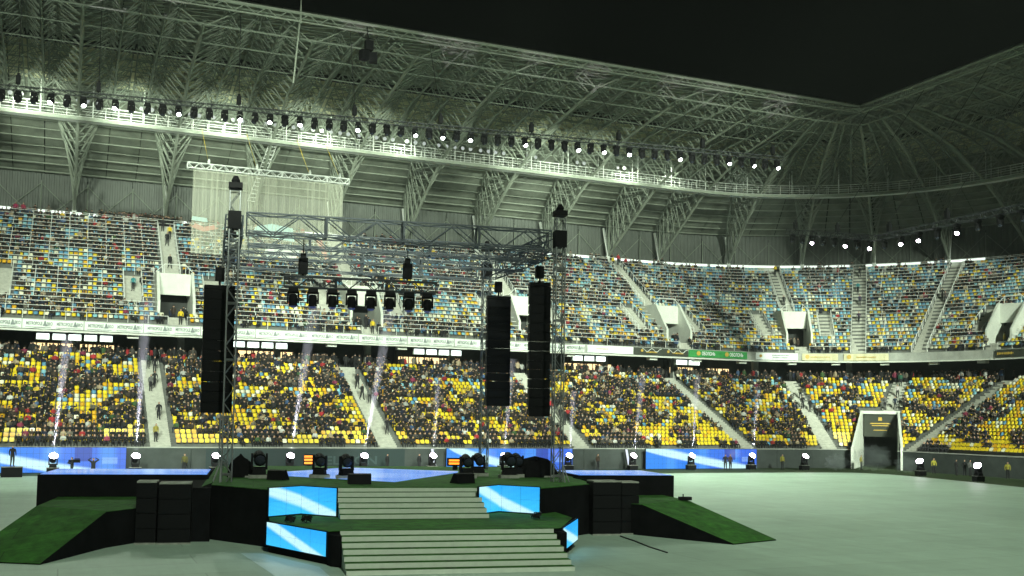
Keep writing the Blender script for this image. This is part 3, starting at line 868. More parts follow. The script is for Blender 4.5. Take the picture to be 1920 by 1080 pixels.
# ================================================================== LED boards along the wall
def led_material(name, kind):
    m = bpy.data.materials.new(name)
    t, n, l = nodes(m)
    b = n['Principled BSDF']
    b.inputs['Base Color'].default_value = (0.01, 0.01, 0.015, 1)
    b.inputs['Roughness'].default_value = 0.35
    uv = n.new('ShaderNodeUVMap')
    sp = n.new('ShaderNodeSeparateXYZ')
    l.new(uv.outputs[0], sp.inputs[0])
    def math_(op, a, c=None, d=None):
        k = n.new('ShaderNodeMath'); k.operation = op
        for i, x in enumerate((a, c, d)):
            if x is None: continue
            if isinstance(x, (int, float)): k.inputs[i].default_value = x
            else: l.new(x, k.inputs[i])
        return k.outputs[0]
    def sm(x, a, c):
        k = n.new('ShaderNodeMapRange'); k.interpolation_type = 'SMOOTHSTEP'
        l.new(x, k.inputs[0]); k.inputs[1].default_value = a; k.inputs[2].default_value = c
        return k.outputs[0]
    U, V = sp.outputs[0], sp.outputs[1]
    def mixc(f, a, c):
        k = n.new('ShaderNodeMix'); k.data_type = 'RGBA'
        if isinstance(f, (int, float)): k.inputs[0].default_value = f
        else: l.new(f, k.inputs[0])
        for i, x in ((6, a), (7, c)):
            if isinstance(x, tuple): k.inputs[i].default_value = (*x, 1)
            else: l.new(x, k.inputs[i])
        return k.outputs[2]
    if kind.startswith('board'):
        pw, kx, off = {'boarda': (.75, 1.35, 1.02), 'boardb': (.6, 1.7, 1.25), 'boardc': (.85, 1.2, 1.0)}[kind]
        base = mixc(sm(U, 0.0, 1.0), (0.03, 0.27, 0.95), (0.04, 0.15, 0.78))
        vert = math_('MULTIPLY', sm(math_('SINE', math_('ADD', math_('MULTIPLY', U, 26.0 * pw), off * 3)), 0.2, 1.0), 0.5)
        base = mixc(vert, base, (0.10, 0.42, 1.0))
        d = math_('SUBTRACT', math_('ADD', V, math_('MULTIPLY', math_('POWER', math_('MAXIMUM', U, 0.0), pw), kx)), off)
        band = math_('MULTIPLY', sm(d, -0.16, -0.05), math_('SUBTRACT', 1.0, sm(d, 0.18, 0.36)))
        base = mixc(band, base, (0.62, 0.97, 1.0))
        blk = math_('MULTIPLY', math_('MULTIPLY', math_('GREATER_THAN', U, 0.86), math_('LESS_THAN', U, 0.95)), math_('MULTIPLY', math_('GREATER_THAN', V, 0.35), math_('LESS_THAN', V, 0.6)))
        base = mixc(math_('MULTIPLY', blk, 0.45), base, (0.35, 0.6, 1.0))
        blk = math_('MULTIPLY', math_('MULTIPLY', math_('GREATER_THAN', U, 0.70), math_('LESS_THAN', U, 0.80)), math_('GREATER_THAN', V, 0.45))
        base = mixc(math_('MULTIPLY', blk, 0.75), base, (0.02, 0.04, 0.35))
        for ax, nmod in ((U, 28.0), (V, 4.0)):
            fr_ = math_('FRACT', math_('MULTIPLY', ax, nmod))
            base = mixc(math_('MULTIPLY', math_('LESS_THAN', fr_, 0.05), 0.4), base, (0.0, 0.01, 0.06))
        st = 1.0
    else:
        base = mixc(sm(V, 0.0, 1.0), (0.05, 0.58, 1.0), (0.03, 0.44, 1.0))
        k = {'stage_a': (1.0, 1.12), 'stage_b': (1.25, 1.18), 'stage_c': (1.3, 1.22), 'stage_d': (0.9, 1.0)}[kind]
        d = math_('SUBTRACT', math_('ADD', V, math_('MULTIPLY', U, k[0])), k[1] - 0.2)
        band = math_('MULTIPLY', sm(d, -0.28, -0.10), math_('SUBTRACT', 1.0, sm(d, 0.14, 0.30)))
        base = mixc(band, base, (0.62, 1.0, 1.0))
        sc_ = math_('SINE', math_('MULTIPLY', V, 22 * 6.283))
        base = mixc(math_('MULTIPLY', sm(sc_, 0.1, 0.9), 0.55), base, (0.0, 0.10, 0.30))
        sc_ = math_('SINE', math_('MULTIPLY', U, 46 * 6.283))
        base = mixc(math_('MULTIPLY', sm(sc_, 0.3, 0.9), 0.16), base, (0.0, 0.10, 0.30))
        for ax, nmod in ((U, 4.0), (V, 2.0)):
            fr_ = math_('FRACT', math_('MULTIPLY', ax, nmod))
            base = mixc(math_('MULTIPLY', math_('LESS_THAN', fr_, 0.016), 0.6), base, (0.0, 0.03, 0.10))
        st = 1.15
    l.new(base, b.inputs['Emission Color'])
    b.inputs['Emission Strength'].default_value = st
    MATS[name] = m
for kk in 'abc': led_material('led_board_' + kk, 'board' + kk)
m = bpy.data.materials.new('blue_floor_glow'); MATS['blue_floor_glow'] = m         # blue light on stage floor and wing tops put in as glow
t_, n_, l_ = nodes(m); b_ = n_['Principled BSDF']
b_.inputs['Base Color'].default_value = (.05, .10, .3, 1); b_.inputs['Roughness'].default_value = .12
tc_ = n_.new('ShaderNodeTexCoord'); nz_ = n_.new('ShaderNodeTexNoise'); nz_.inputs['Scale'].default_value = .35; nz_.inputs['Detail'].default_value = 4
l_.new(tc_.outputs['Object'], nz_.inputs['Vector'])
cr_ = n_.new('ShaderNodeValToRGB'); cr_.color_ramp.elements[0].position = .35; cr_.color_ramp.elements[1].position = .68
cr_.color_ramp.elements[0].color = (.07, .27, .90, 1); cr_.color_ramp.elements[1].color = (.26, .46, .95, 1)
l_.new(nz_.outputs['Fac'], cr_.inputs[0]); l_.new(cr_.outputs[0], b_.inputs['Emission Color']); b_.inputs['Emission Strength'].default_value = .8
for k in 'abcd': led_material('led_stage_' + k, 'stage_' + k)
def led_board(a, b, label, v):
    n = thing('led_board', label, 'screen', (a, 95.6, 0), group='pitch-side LED boards')
    w = b - a
    mb = MB(); mb.box((w / 2, 0.1, 1.1), (w, 0.16, 2.18)); mb.build('cabinet', 'black', n)
    uvmesh('screen', [([(0.03, 0.012, 0.05), (w - .03, 0.012, 0.05), (w - .03, 0.012, 2.16), (0.03, 0.012, 2.16)], [(0, 0), (1, 0), (1, 1), (0, 1)])], 'led_board_' + v, n)
    for x in (0.4, w / 2, w - .4):
        mb = MB(); mb.box((x, 0.35, 0.03), (0.08, 0.5, 0.06)); mb.build('foot', 'black', n)
    return n
led_board(-8.6, 5.05, 'blue LED board by the wall at the far left', 'a')
led_board(34.2, 47.9, 'blue LED board by the wall behind the right side of the stage', 'b')
led_board(56.5, 70.7, 'blue LED board by the wall right of the stage', 'c')
for x0, nm in ((32.6, 'left of the middle LED board'), (54.0, 'left of the right LED board')):
    n = thing('light_bar', 'slim slanted white light bar against the wall ' + nm, 'light bar', (x0, 95.5, 0), group='slanted light bars by the wall')
    mb = MB(); slab(mb, [(0.38, 0, 0.25), (0.62, 0, 0.25), (0.24, 0, 2.12), (0, 0, 2.12)], (0, 1, 0), 0.05); mb.build('diffuser', 'led_edge', n)
    mb = MB(); slab(mb, [(0.34, .052, 0.2), (0.66, .052, 0.2), (0.28, .052, 2.15), (-.04, .052, 2.15)], (0, 1, 0), 0.08); mb.box((0.45, .1, .1), (.5, .3, .2)); mb.build('housing', 'black', n)
# dark club panel on the wall between them
n = thing('wall_banner', 'dark teal banner with pale capital letters hung on the wall behind the stage', 'banner', (12, 96.4, 0))
mat('teal_dark', (0.012, 0.028, 0.03), 0.6)
mb = MB(); mb.box((9, 0.03, 1.05), (18.5, 0.05, 2.0)); mb.build('cloth', 'teal_dark', n)
tm = text_mesh('HELIKON', 1.1, 'ink_faint', True, 6.0)
o = obj('lettering', tm, n, (12.5, -0.03, 0.95)); o.rotation_euler = (R(90), 0, 0)
# ================================================================== SEATS AND PEOPLE
def tile_mesh(name, tv, tf, part, pos, yaw, scale, cols, material):
    """joined copies of one small template; cols: (N, nparts, 3)"""
    tv = np.asarray(tv, np.float32); part = np.asarray(part)
    N, V = len(pos), len(tv)
    c, s = np.cos(yaw)[:, None], np.sin(yaw)[:, None]
    sc = np.asarray(scale)[:, None]
    x = (tv[None, :, 0] * c - tv[None, :, 1] * s) * sc + pos[:, 0:1]
    y = (tv[None, :, 0] * s + tv[None, :, 1] * c) * sc + pos[:, 1:2]
    z = tv[None, :, 2] * sc + pos[:, 2:3]
    co = np.stack([x, y, z], -1).reshape(-1, 3).astype(np.float32)
    lt = np.array([i for f in tf for i in f], np.int32)
    ln = np.array([len(f) for f in tf], np.int32)
    loops = (lt[None, :] + (np.arange(N, dtype=np.int32) * V)[:, None]).ravel()
    tot = np.tile(ln, N)
    start = np.concatenate([[0], np.cumsum(tot)[:-1]]).astype(np.int32)
    me = bpy.data.meshes.new(name)
    me.vertices.add(len(co)); me.vertices.foreach_set('co', co.ravel())
    me.loops.add(len(loops)); me.loops.foreach_set('vertex_index', loops)
    me.polygons.add(len(tot)); me.polygons.foreach_set('loop_start', start)
    me.update(calc_edges=True)
    ca = me.color_attributes.new('col', 'FLOAT_COLOR', 'POINT')
    rgb = cols[:, part, :].reshape(-1, 3)
    rgba = np.concatenate([rgb, np.ones((len(rgb), 1))], 1).astype(np.float32)
    ca.data.foreach_set('color', rgba.ravel())
    me.materials.append(MATS[material])
    return me
def seat_geo():
    mb = MB()
    # back shell: slightly tapered, leaning; front at -y
    def shell(pts, th):
        n = len(pts)
        vs = [(x, y, z) for x, y, z in pts] + [(x, y + th, z) for x, y, z in pts]
        mb.add(vs, [tuple(range(n)), tuple(range(2 * n - 1, n - 1, -1))] + [((k + 1) % n, k, n + k, n + (k + 1) % n) for k in range(n)])
    shell([(-.16, .0, .45), (.16, .0, .45), (.205, .03, .60), (.195, .05, .74), (.14, .06, .785), (-.14, .06, .785), (-.195, .05, .74), (-.205, .03, .60)], 0.035)
    shell([(-.17, -.13, .42), (.17, -.13, .42), (.19, -.07, .62), (-.19, -.07, .62)], 0.05)
    return mb
SG = seat_geo()
def person_lo():
    mb = MB(); part = []
    def mark(p): part.extend([p] * (len(mb.v) - len(part)))
    def ring(z, w, d, y, n=6): return [(w * math.cos(2 * math.pi * k / n + .52), y + d * math.sin(2 * math.pi * k / n + .52), z) for k in range(n)]
    def loft(rs, cap=True):
        n = len(rs[0]); vs = [v for r_ in rs for v in r_]
        fs = [(i * n + k, i * n + (k + 1) % n, (i + 1) * n + (k + 1) % n, (i + 1) * n + k) for i in range(len(rs) - 1) for k in range(n)]
        if cap: fs.append(tuple(range((len(rs) - 1) * n, len(rs) * n)))
        mb.add(vs, fs)
    loft([ring(.42, .19, .14, 0), ring(.70, .205, .14, .03), ring(.86, .21, .11, .02), ring(.93, .07, .07, .01)]); mark(0)
    loft([ring(.90, .055, .06, 0), ring(.97, .08, .09, -.01), ring(1.05, .085, .10, -.01)]); mark(2)
    loft([ring(1.02, .095, .112, .012), ring(1.10, .09, .105, .012), ring(1.15, .045, .05, .01)]); mark(3)
    for sd in (-1, 1):
        mb.tube((sd * .09, 0, .47), (sd * .12, -.42, .47), .085, 4, r2=.065, cap=False); mark(1)
        mb.tube((sd * .12, -.40, .50), (sd * .12, -.36, .02), .065, 4, r2=.05, cap=False); mark(1)
        mb.tube((sd * .20, .02, .86), (sd * .26, -.06, .60), .06, 4, r2=.055, cap=False); mark(0)
        mb.tube((sd * .26, -.04, .60), (sd * .08, -.30, .57), .055, 4, r2=.04, cap=True); mark(0)
    return mb, part
def person_lo_stand():
    mb, part = MB(), []
    def mark(p): part.extend([p] * (len(mb.v) - len(part)))
    def ring(z, w, d, y=0, n=6): return [(w * math.cos(2 * math.pi * k / n + .52), y + d * math.sin(2 * math.pi * k / n + .52), z) for k in range(n)]
    def loft(rs):
        n = len(rs[0]); vs = [v for r_ in rs for v in r_]
        mb.add(vs, [(i * n + k, i * n + (k + 1) % n, (i + 1) * n + (k + 1) % n, (i + 1) * n + k) for i in range(len(rs) - 1) for k in range(n)] + [tuple(range((len(rs) - 1) * n, len(rs) * n))])
    loft([ring(.80, .19, .14), ring(1.15, .20, .14), ring(1.42, .22, .11), ring(1.50, .07, .07)]); mark(0)
    loft([ring(1.47, .055, .06), ring(1.55, .08, .09), ring(1.63, .085, .10)]); mark(2)
    loft([ring(1.60, .095, .112), ring(1.68, .09, .105), ring(1.74, .045, .05)]); mark(3)
    for sd in (-1, 1):
        mb.tube((sd * .09, 0, .84), (sd * .11, 0, .02), .09, 4, r2=.055, cap=False); mark(1)
        mb.tube((sd * .22, 0, 1.41), (sd * .27, -.02, 1.1), .06, 4, r2=.055, cap=False); mark(0)
        mb.tube((sd * .27, -.02, 1.12), (sd * .22, -.14, .86), .055, 4, r2=.04); mark(0)
    return mb, part
JACK = [((.006, .006, .007), 44), ((.014, .014, .015), 20), ((.035, .024, .016), 12), ((.06, .052, .045), 7), ((.010, .016, .04), 6), ((.16, .14, .11), 5), ((.32, .02, .025), 2.8), ((.22, .03, .07), 1.6), ((.5, .5, .48), 3.5), ((.05, .10, .22), 2), ((.04, .09, .03), 1.2), ((.38, .30, .20), 2.0), ((.6, .42, .04), 0.8)]
JW = np.array([w for _, w in JACK]); JW = JW / JW.sum()
JC = np.array([c for c, _ in JACK])
JN = ['black', 'charcoal', 'dark brown', 'grey', 'navy', 'light grey', 'red', 'magenta', 'white', 'blue', 'green', 'beige', 'yellow']
HAIR = np.array([(.012, .009, .007), (.02, .013, .008), (.05, .03, .015), (.16, .11, .05), (.02, .02, .022), (.35, .34, .32), (.25, .03, .03)])
HWt = np.array([.38, .27, .15, .06, .09, .035, .015])
SEATC = {'yellow': (.82, .60, .02), 'orange': (.76, .40, .012), 'white': (.82, .80, .62), 'blue': (.12, .31, .50), 'light blue': (.24, .50, .60)}
def vnoise(x, y, seed):
    """smooth value noise"""
    def h(i, j):
        return (math.sin(i * 127.1 + j * 311.7 + seed * 74.7) * 43758.5453) % 1.0
    xi, yi = math.floor(x), math.floor(y)
    fx, fy = x - xi, y - yi
    fx, fy = fx * fx * (3 - 2 * fx), fy * fy * (3 - 2 * fy)
    return (h(xi, yi) * (1 - fx) + h(xi + 1, yi) * fx) * (1 - fy) + (h(xi, yi + 1) * (1 - fx) + h(xi + 1, yi + 1) * fx) * fy
def seat_colour(tier, f):
    r_ = rnd.random()
    if tier == 'L':
        y, o, w = 0.70 - 0.28 * f, 0.24 - 0.12 * f, 0.05 + 0.15 * f
    else:
        y, o, w = 0.30 - 0.24 * f, 0.10 - 0.06 * f, 0.26 - 0.13 * f
    if r_ < y: return 'yellow'
    if r_ < y + o: return 'orange'
    if r_ < y + o + w: return 'white'
    return 'blue' if rnd.random() < 0.5 else 'light blue'
SEATS = []      # (row, tier, x, y, z, yaw, colour, occupied, u, q)
def fill(tier, n, s0, z0, d, h, spec, du):
    for k in range(n):
        s, z = s0 + k * d, z0 + k * h
        ss = s + 0.50
        q, qe = Q(UL, ss), Q(UR - 4, ss)
        while q < qe:
            u_ = UQ(q, ss)
            q += du
            if any(k0 <= k < k1 and abs(Q(u_, ss) - Q(ua, ss)) < AW / 2 + 0.28 for ua, k0, k1 in spec): continue
            if tier == 'L' and in_tunnel(u_, s): continue
            if tier == 'U' and in_vom(u_, ss, 2.15): continue
            f = k / n
            v = 0.70 * vnoise(q / 2.2, k / 1.8 + (50 if tier == 'U' else 0), 3) + 0.30 * rnd.random()
            thr = 0.60 if u_ < 60 else 0.54
            if tier == 'U':
                thr = 0.55 - (0.13 if u_ > CX else 0) + (0.08 if f > 0.6 else 0)
            if tier == 'L' and k < 3: thr -= 0.06
            if tier == 'L' and UA(58) < u_: thr -= 0.10
            occ = v < thr
            p = PT(u_, ss, z)
            SEATS.append((k, tier, p[0], p[1], p[2], R(ang(u_) - 90), seat_colour(tier, f), occ, u_, q))
fill('L', NL, SL0, ZL0, DL, HL, AISLE_L, 0.50)
fill('U', NU, SU0, ZU0, DU, HU, AISLE_U, 0.50)
ONES = ['', 'first', 'second', 'third', 'fourth', 'fifth', 'sixth', 'seventh', 'eighth', 'ninth', 'tenth', 'eleventh', 'twelfth', 'thirteenth', 'fourteenth', 'fifteenth', 'sixteenth', 'seventeenth', 'eighteenth', 'nineteenth']
TENS = {2: ('twenty', 'twentieth'), 3: ('thirty', 'thirtieth'), 4: ('forty', 'fortieth'), 5: ('fifty', 'fiftieth'), 6: ('sixty', 'sixtieth')}
def nth(k):
    if k < 20: return ONES[k]
    t_, o_ = divmod(k, 10)
    return TENS[t_][1] if o_ == 0 else TENS[t_][0] + '-' + ONES[o_]
ORD = [nth(i + 1) for i in range(60)]
STAIRN = ['leftmost stairway', 'second stairway', 'third stairway', 'fourth stairway', 'fifth stairway', 'tunnel stairway', 'rightmost stairway']
def where(k, u_, ss=9.3):
    """row and place counted from the nearest lower stairway on the left"""
    best, bi = 1e9, 0
    ss = SL0 + k * DL + .5
    for i, (ua, a, b) in enumerate(AISLE_L):
        if a > 0: continue
        dq = Q(u_, ss) - Q(ua, ss)
        if abs(dq) < abs(best): best, bi = dq, i
    cnt = max(1, int(round((abs(best) - 1.1) / 0.5)) + 1)
    return '%s row, %s place %s of the %s' % (ORD[k], nth(cnt), 'right' if best > 0 else 'left', STAIRN[bi])
def visible(sx, sy):
    # behind the LED boards and stage nothing of the front rows is hidden; keep what lies inside the picture
    D = .394 * sx + .919 * sy
    px = 960 + 1950 * (.919 * sx - .394 * sy) / D
    return 5 < px < 1915
front = [q_ for q_ in SEATS if q_[1] == 'L' and visible(q_[2], q_[3])]
front.sort(key=lambda q_: (q_[0], q_[8]))
ind_seat = [q_ for q_ in front if not q_[7]][:300]
ind_pers = [q_ for q_ in front if q_[7]][:300]
iset = set(id(q_) for q_ in ind_seat); pset = set(id(q_) for q_ in ind_pers)
# --- single seats
me_seat = SG.mesh('seat_shell', 'seat_plastic')
class _S: pass
sb, sf = MB(), MB()
NV = 16
sb.v, sb.f, sb.m = SG.v[:NV], [f for f in SG.f if max(f) < NV], [0] * 10
sf.v, sf.f, sf.m = SG.v[NV:], [tuple(i - NV for i in f) for f in SG.f if min(f) >= NV], [0] * 6
me_back, me_pan = sb.mesh('seat_back', 'seat_plastic'), sf.mesh('seat_pan', 'seat_plastic')
for q_ in ind_seat:
    k, T, x, y, z, yaw, c, occ, u_, qq = q_
    o = thing('stadium_seat', 'empty %s tip-up seat, %s' % (c, where(k, u_)), 'seat', (x, y, z), yaw, 'empty seats in the front rows')
    for nm, me in (('seat_back', me_back), ('seat_pan', me_pan)):
        p = obj(nm, me, o)
        v = rnd.uniform(.85, 1.1)
        p.color = (*[min(1, a * v) for a in SEATC[c]], 1)
rest = [q_ for q_ in SEATS if id(q_) not in iset]
pos = np.array([(q_[2], q_[3], q_[4]) for q_ in rest]); yaw = np.array([q_[5] for q_ in rest])
cols = np.array([SEATC[q_[6]] for q_ in rest])[:, None, :] * nrs.uniform(.82, 1.12, (len(rest), 1, 1))
tag(obj('seat_rows', tile_mesh('seat_rows', SG.v, SG.f, [0] * len(SG.v), pos, yaw, np.ones(len(rest)), np.clip(cols, 0, 1), 'seat_rows_plastic')),
    'rows of blue, white and yellow tip-up seats filling both tiers', 'seats', kind='stuff')
# --- crowd
PL, PPART = person_lo()
crowd = [q_ for q_ in SEATS if q_[7] and id(q_) not in pset]
N = len(crowd)
pos = np.array([(q_[2] - 0.10 * math.cos(q_[5] + math.pi / 2), q_[3] - 0.10 * math.sin(q_[5] + math.pi / 2), q_[4]) for q_ in crowd])
yaw = np.array([q_[5] for q_ in crowd]) + nrs.normal(0, .45, N)
pos[:, :2] += nrs.normal(0, .07, (N, 2)); pos[:, 2] += nrs.choice([0, 0, -.03, .05], N)
cols = np.zeros((N, 4, 3))
cols[:, 0] = JC[nrs.choice(len(JC), N, p=JW)] * nrs.uniform(.7, 1.3, (N, 1))
cols[:, 1] = np.array([(.012, .012, .015), (.02, .025, .05), (.03, .025, .02)])[nrs.choice(3, N, p=[.55, .3, .15])]
cols[:, 2] = np.array([.42, .26, .18]) * nrs.uniform(.7, 1.15, (N, 1))
cols[:, 3] = HAIR[nrs.choice(len(HAIR), N, p=HWt)]
def variant(fn): return [fn(*v) for v in PL.v]
lean = variant(lambda x, y, z: (x, y - max(0, z - .5) * .45, z - max(0, z - .5) * .12))
slouch = variant(lambda x, y, z: (x * 1.08 + max(0, z - .5) * .16, y + .03, z - max(0, z - .6) * .06))
armup = [((x, y, z) if i < len(PL.v) - 32 or abs(x) < .0 else (x * .8, y + .02, z + (.86 - z) * 1.55 if z < .8 else z)) for i, (x, y, z) in enumerate(PL.v)]
kind_ = nrs.choice(4, N, p=[.45, .25, .22, .08]); scl = nrs.uniform(.84, 1.12, N); cc = np.clip(cols, 0, 1)
mes = [tile_mesh('crowd', tv_, PL.f, PPART, pos[kind_ == j], yaw[kind_ == j], scl[kind_ == j], cc[kind_ == j], 'crowd_cloth') for j, tv_ in enumerate((PL.v, lean, slouch, armup))]
me_c = mes[0]
# standing people of the mass: along the concourse and the top walkway
PS, SPART = person_lo_stand()
st = []
for i in range(430):
    u_ = rnd.uniform(UL + 1, UA(8)); s = rnd.uniform(26.5, 29.8)
    st.append((PT(u_, s, zc), R(ang(u_) - 90)))
for i in range(190):
    u_ = rnd.choice([rnd.gauss(10, 5), rnd.uniform(UL, UA(15)), rnd.uniform(5, 10.5)]); s = rnd.uniform(45.2, 46.1)
    if u_ < UL: continue
    st.append((PT(u_, s, ZT), R(ang(u_) - 90)))
for v in VOM:
    for i in range(5):
        s = rnd.uniform(26.8, 30.5)
        u_ = UQ(Q(v, s) + rnd.uniform(-1.2, 1.2), s)
        st.append((PT(u_, s, 14.9), R(ang(u_) - 90)))
M_ = len(st)
pos = np.array([p for p, a in st]); yaw = np.array([a for p, a in st]) + nrs.normal(0, .5, M_)
cols2 = np.zeros((M_, 4, 3))
cols2[:, 0] = JC[nrs.choice(len(JC), M_, p=JW)]; cols2[:, 1] = (.012, .012, .016); cols2[:, 2] = (.4, .25, .18); cols2[:, 3] = HAIR[nrs.choice(len(HAIR), M_, p=HWt)]
me_s = tile_mesh('crowd_standing', PS.v, PS.f, SPART, pos, yaw, nrs.uniform(.93, 1.05, M_), cols2, 'crowd_cloth')
import bmesh
bm = bmesh.new(); [bm.from_mesh(x_) for x_ in mes]; bm.from_mesh(me_s); bm.to_mesh(me_c); bm.free()
tag(obj('crowd', me_c), 'mass of dark-clothed spectators seated and standing in both tiers', 'crowd', kind='stuff')
# --- single people: one continuous skinned body per pose
def body(name, J, E, Rr, lab, hat=False):
    me = bpy.data.meshes.new(name)
    keys = list(J)
    me.from_pydata([J[k] for k in keys], [(keys.index(a), keys.index(b)) for a, b in E], [])
    o = bpy.data.objects.new(name, me); COL.objects.link(o)
    md = o.modifiers.new('skin', 'SKIN')
    sk = me.skin_vertices[0].data
    for i, k in enumerate(keys):
        sk[i].radius = (Rr[k], Rr[k]) if not isinstance(Rr[k], tuple) else Rr[k]
        sk[i].use_root = (k == 'pelvis')
    md2 = o.modifiers.new('sub', 'SUBSURF'); md2.levels = 1; md2.render_levels = 1
    dg = bpy.context.evaluated_depsgraph_get()
    out = bpy.data.meshes.new_from_object(o.evaluated_get(dg))
    bpy.data.objects.remove(o)
    out.name = name
    out.materials.clear()
    for mn in ('cloth', 'trousers', 'skin', 'hair', 'shoe'): out.materials.append(MATS[mn])
    segs = [(Vector(J[a]), Vector(J[b]), lab[(a, b)]) for a, b in E]
    head = Vector(J['head'])
    for p in out.polygons:
        c = p.center; best = 1e9; L_ = 0
        for a, b, l_ in segs:
            ab = b - a; t_ = max(0, min(1, (c - a).dot(ab) / ab.length_squared))
            dd = (c - (a + ab * t_)).length
            if dd < best: best, L_ = dd, l_
        if L_ == 2 and (c.z > head.z + 0.02 or (c.y > head.y + 0.03 and c.z > head.z - 0.07)): L_ = 3
        p.material_index = L_
        p.use_smooth = True
    return out
def human(name, pose):
    J, Rr = {}, {}
    def j(k, p, r_): J[k] = p; Rr[k] = r_
    if pose.startswith('sit'):
        j('pelvis', (0, 0, .46), .15); j('chest', (0, .03, .74), (.17, .13)); j('neck', (0, .01, .92), .055); j('head', (0, -.01, 1.04), .095); j('crown', (0, .0, 1.11), .07)
        for s_, sd in (('l', -1), ('r', 1)):
            j('hip' + s_, (sd * .09, -.06, .46), .095); j('knee' + s_, (sd * .13, -.44, .48), .07); j('ank' + s_, (sd * .13, -.40, .08), .045); j('toe' + s_, (sd * .14, -.54, .03), .04)
            j('sh' + s_, (sd * .17, .03, .84), .075); j('el' + s_, (sd * .25, -.03, .60), .052)
            hp = {'sit_lap': (sd * .10, -.26, .56), 'sit_clap': (sd * .03, -.27, .80), 'sit_up': (sd * .24, -.12, 1.12)}[pose]
            if pose == 'sit_up': J['el' + s_] = (sd * .29, -.06, .86)
            j('ha' + s_, hp, .035)
    else:
        st_ = 0.16 if pose == 'walk' else 0.0
        j('pelvis', (0, 0, .92), .145); j('chest', (0, .02, 1.25), (.17, .125)); j('neck', (0, .0, 1.48), .055); j('head', (0, -.02, 1.60), .095); j('crown', (0, -.01, 1.68), .07)
        for s_, sd in (('l', -1), ('r', 1)):
            f = sd * st_
            j('hip' + s_, (sd * .09, 0, .86), .095); j('knee' + s_, (sd * .10, -.03 - f * .7, .48), .07); j('ank' + s_, (sd * .11, .0 - f * 1.4 + .03, .09), .045); j('toe' + s_, (sd * .13, -.14 - f * 1.4, .03), .04)
            j('sh' + s_, (sd * .18, .02, 1.40), .07)
            if pose == 'head_hands':
                j('el' + s_, (sd * .40, -.05, 1.52), .05); j('ha' + s_, (sd * .13, .02, 1.68), .036)
            elif pose == 'hold':
                j('el' + s_, (sd * .26, -.08, 1.14), .052); j('ha' + s_, (sd * .12, -.34, 1.32 if sd > 0 else 1.22), .036)
            else:
                j('el' + s_, (sd * .25, .03 + f * .5, 1.12), .052); j('ha' + s_, (sd * .24, -.06 + f, .86), .036)
    E_ = [('pelvis', 'chest'), ('chest', 'neck'), ('neck', 'head'), ('head', 'crown')]
    lab = {E_[0]: 0, E_[1]: 0, E_[2]: 2, E_[3]: 2}
    for s_ in 'lr':
        for a, b, l_ in (('pelvis', 'hip', 1), ('hip', 'knee', 1), ('knee', 'ank', 1), ('ank', 'toe', 4), ('chest', 'sh', 0), ('sh', 'el', 0), ('el', 'ha', 0)):
            e_ = (a if a in ('pelvis', 'chest') else a + s_, b + s_)
            E_.append(e_); lab[e_] = l_
    return body(name, J, E_, Rr, lab)
POSE = {p: human('person_' + p, p) for p in ('sit_lap', 'sit_clap', 'sit_up', 'stand', 'walk', 'hold', 'head_hands')}
for q_ in ind_pers:
    k, T, x, y, z, yaw_, c, occ, u_, qq = q_
    i = int(nrs.choice(len(JC), p=JW))
    ps = rnd.choices(['sit_lap', 'sit_clap', 'sit_up'], [.72, .22, .06])[0]
    a = yaw_ + rnd.gauss(0, .2)
    o = obj('person', POSE[ps], None, (x - 0.1 * math.cos(yaw_ + math.pi / 2), y - 0.1 * math.sin(yaw_ + math.pi / 2), z), a)
    v = rnd.uniform(.75, 1.25)
    o.color = (*[min(1, float(t_) * v) for t_ in JC[i]], 1)
    tag(o, 'spectator in %s jacket, %s' % (JN[i], where(k, u_)), 'person', 'spectators in the front rows')
def person(pose, loc, yaw_, col, label, group=None, sc=1.0):
    o = obj('person', POSE[pose], None, loc, yaw_)
    o.scale = (sc, sc, sc)
    o.color = (*col, 1)
    return tag(o, label, 'person', group)
BLK, YEL, RED, TEAL, GRY = (.01, .01, .012), (.72, .52, .02), (.42, .02, .03), (.03, .22, .25), (.12, .12, .12)
def on_low(ua, row, dq=0.0):
    s = SL0 + row * DL + 0.2
    return PT(UQ(Q(ua, s) + dq, s), s, ZL0 + row * HL + 0.02), R(ang(ua) - 90)
def on_up(ua, row, dq=0.0):
    s = SU0 + row * DU + 0.2
    return PT(UQ(Q(ua, s) + dq, s), s, ZU0 + row * HU + 0.02), R(ang(ua) - 90)
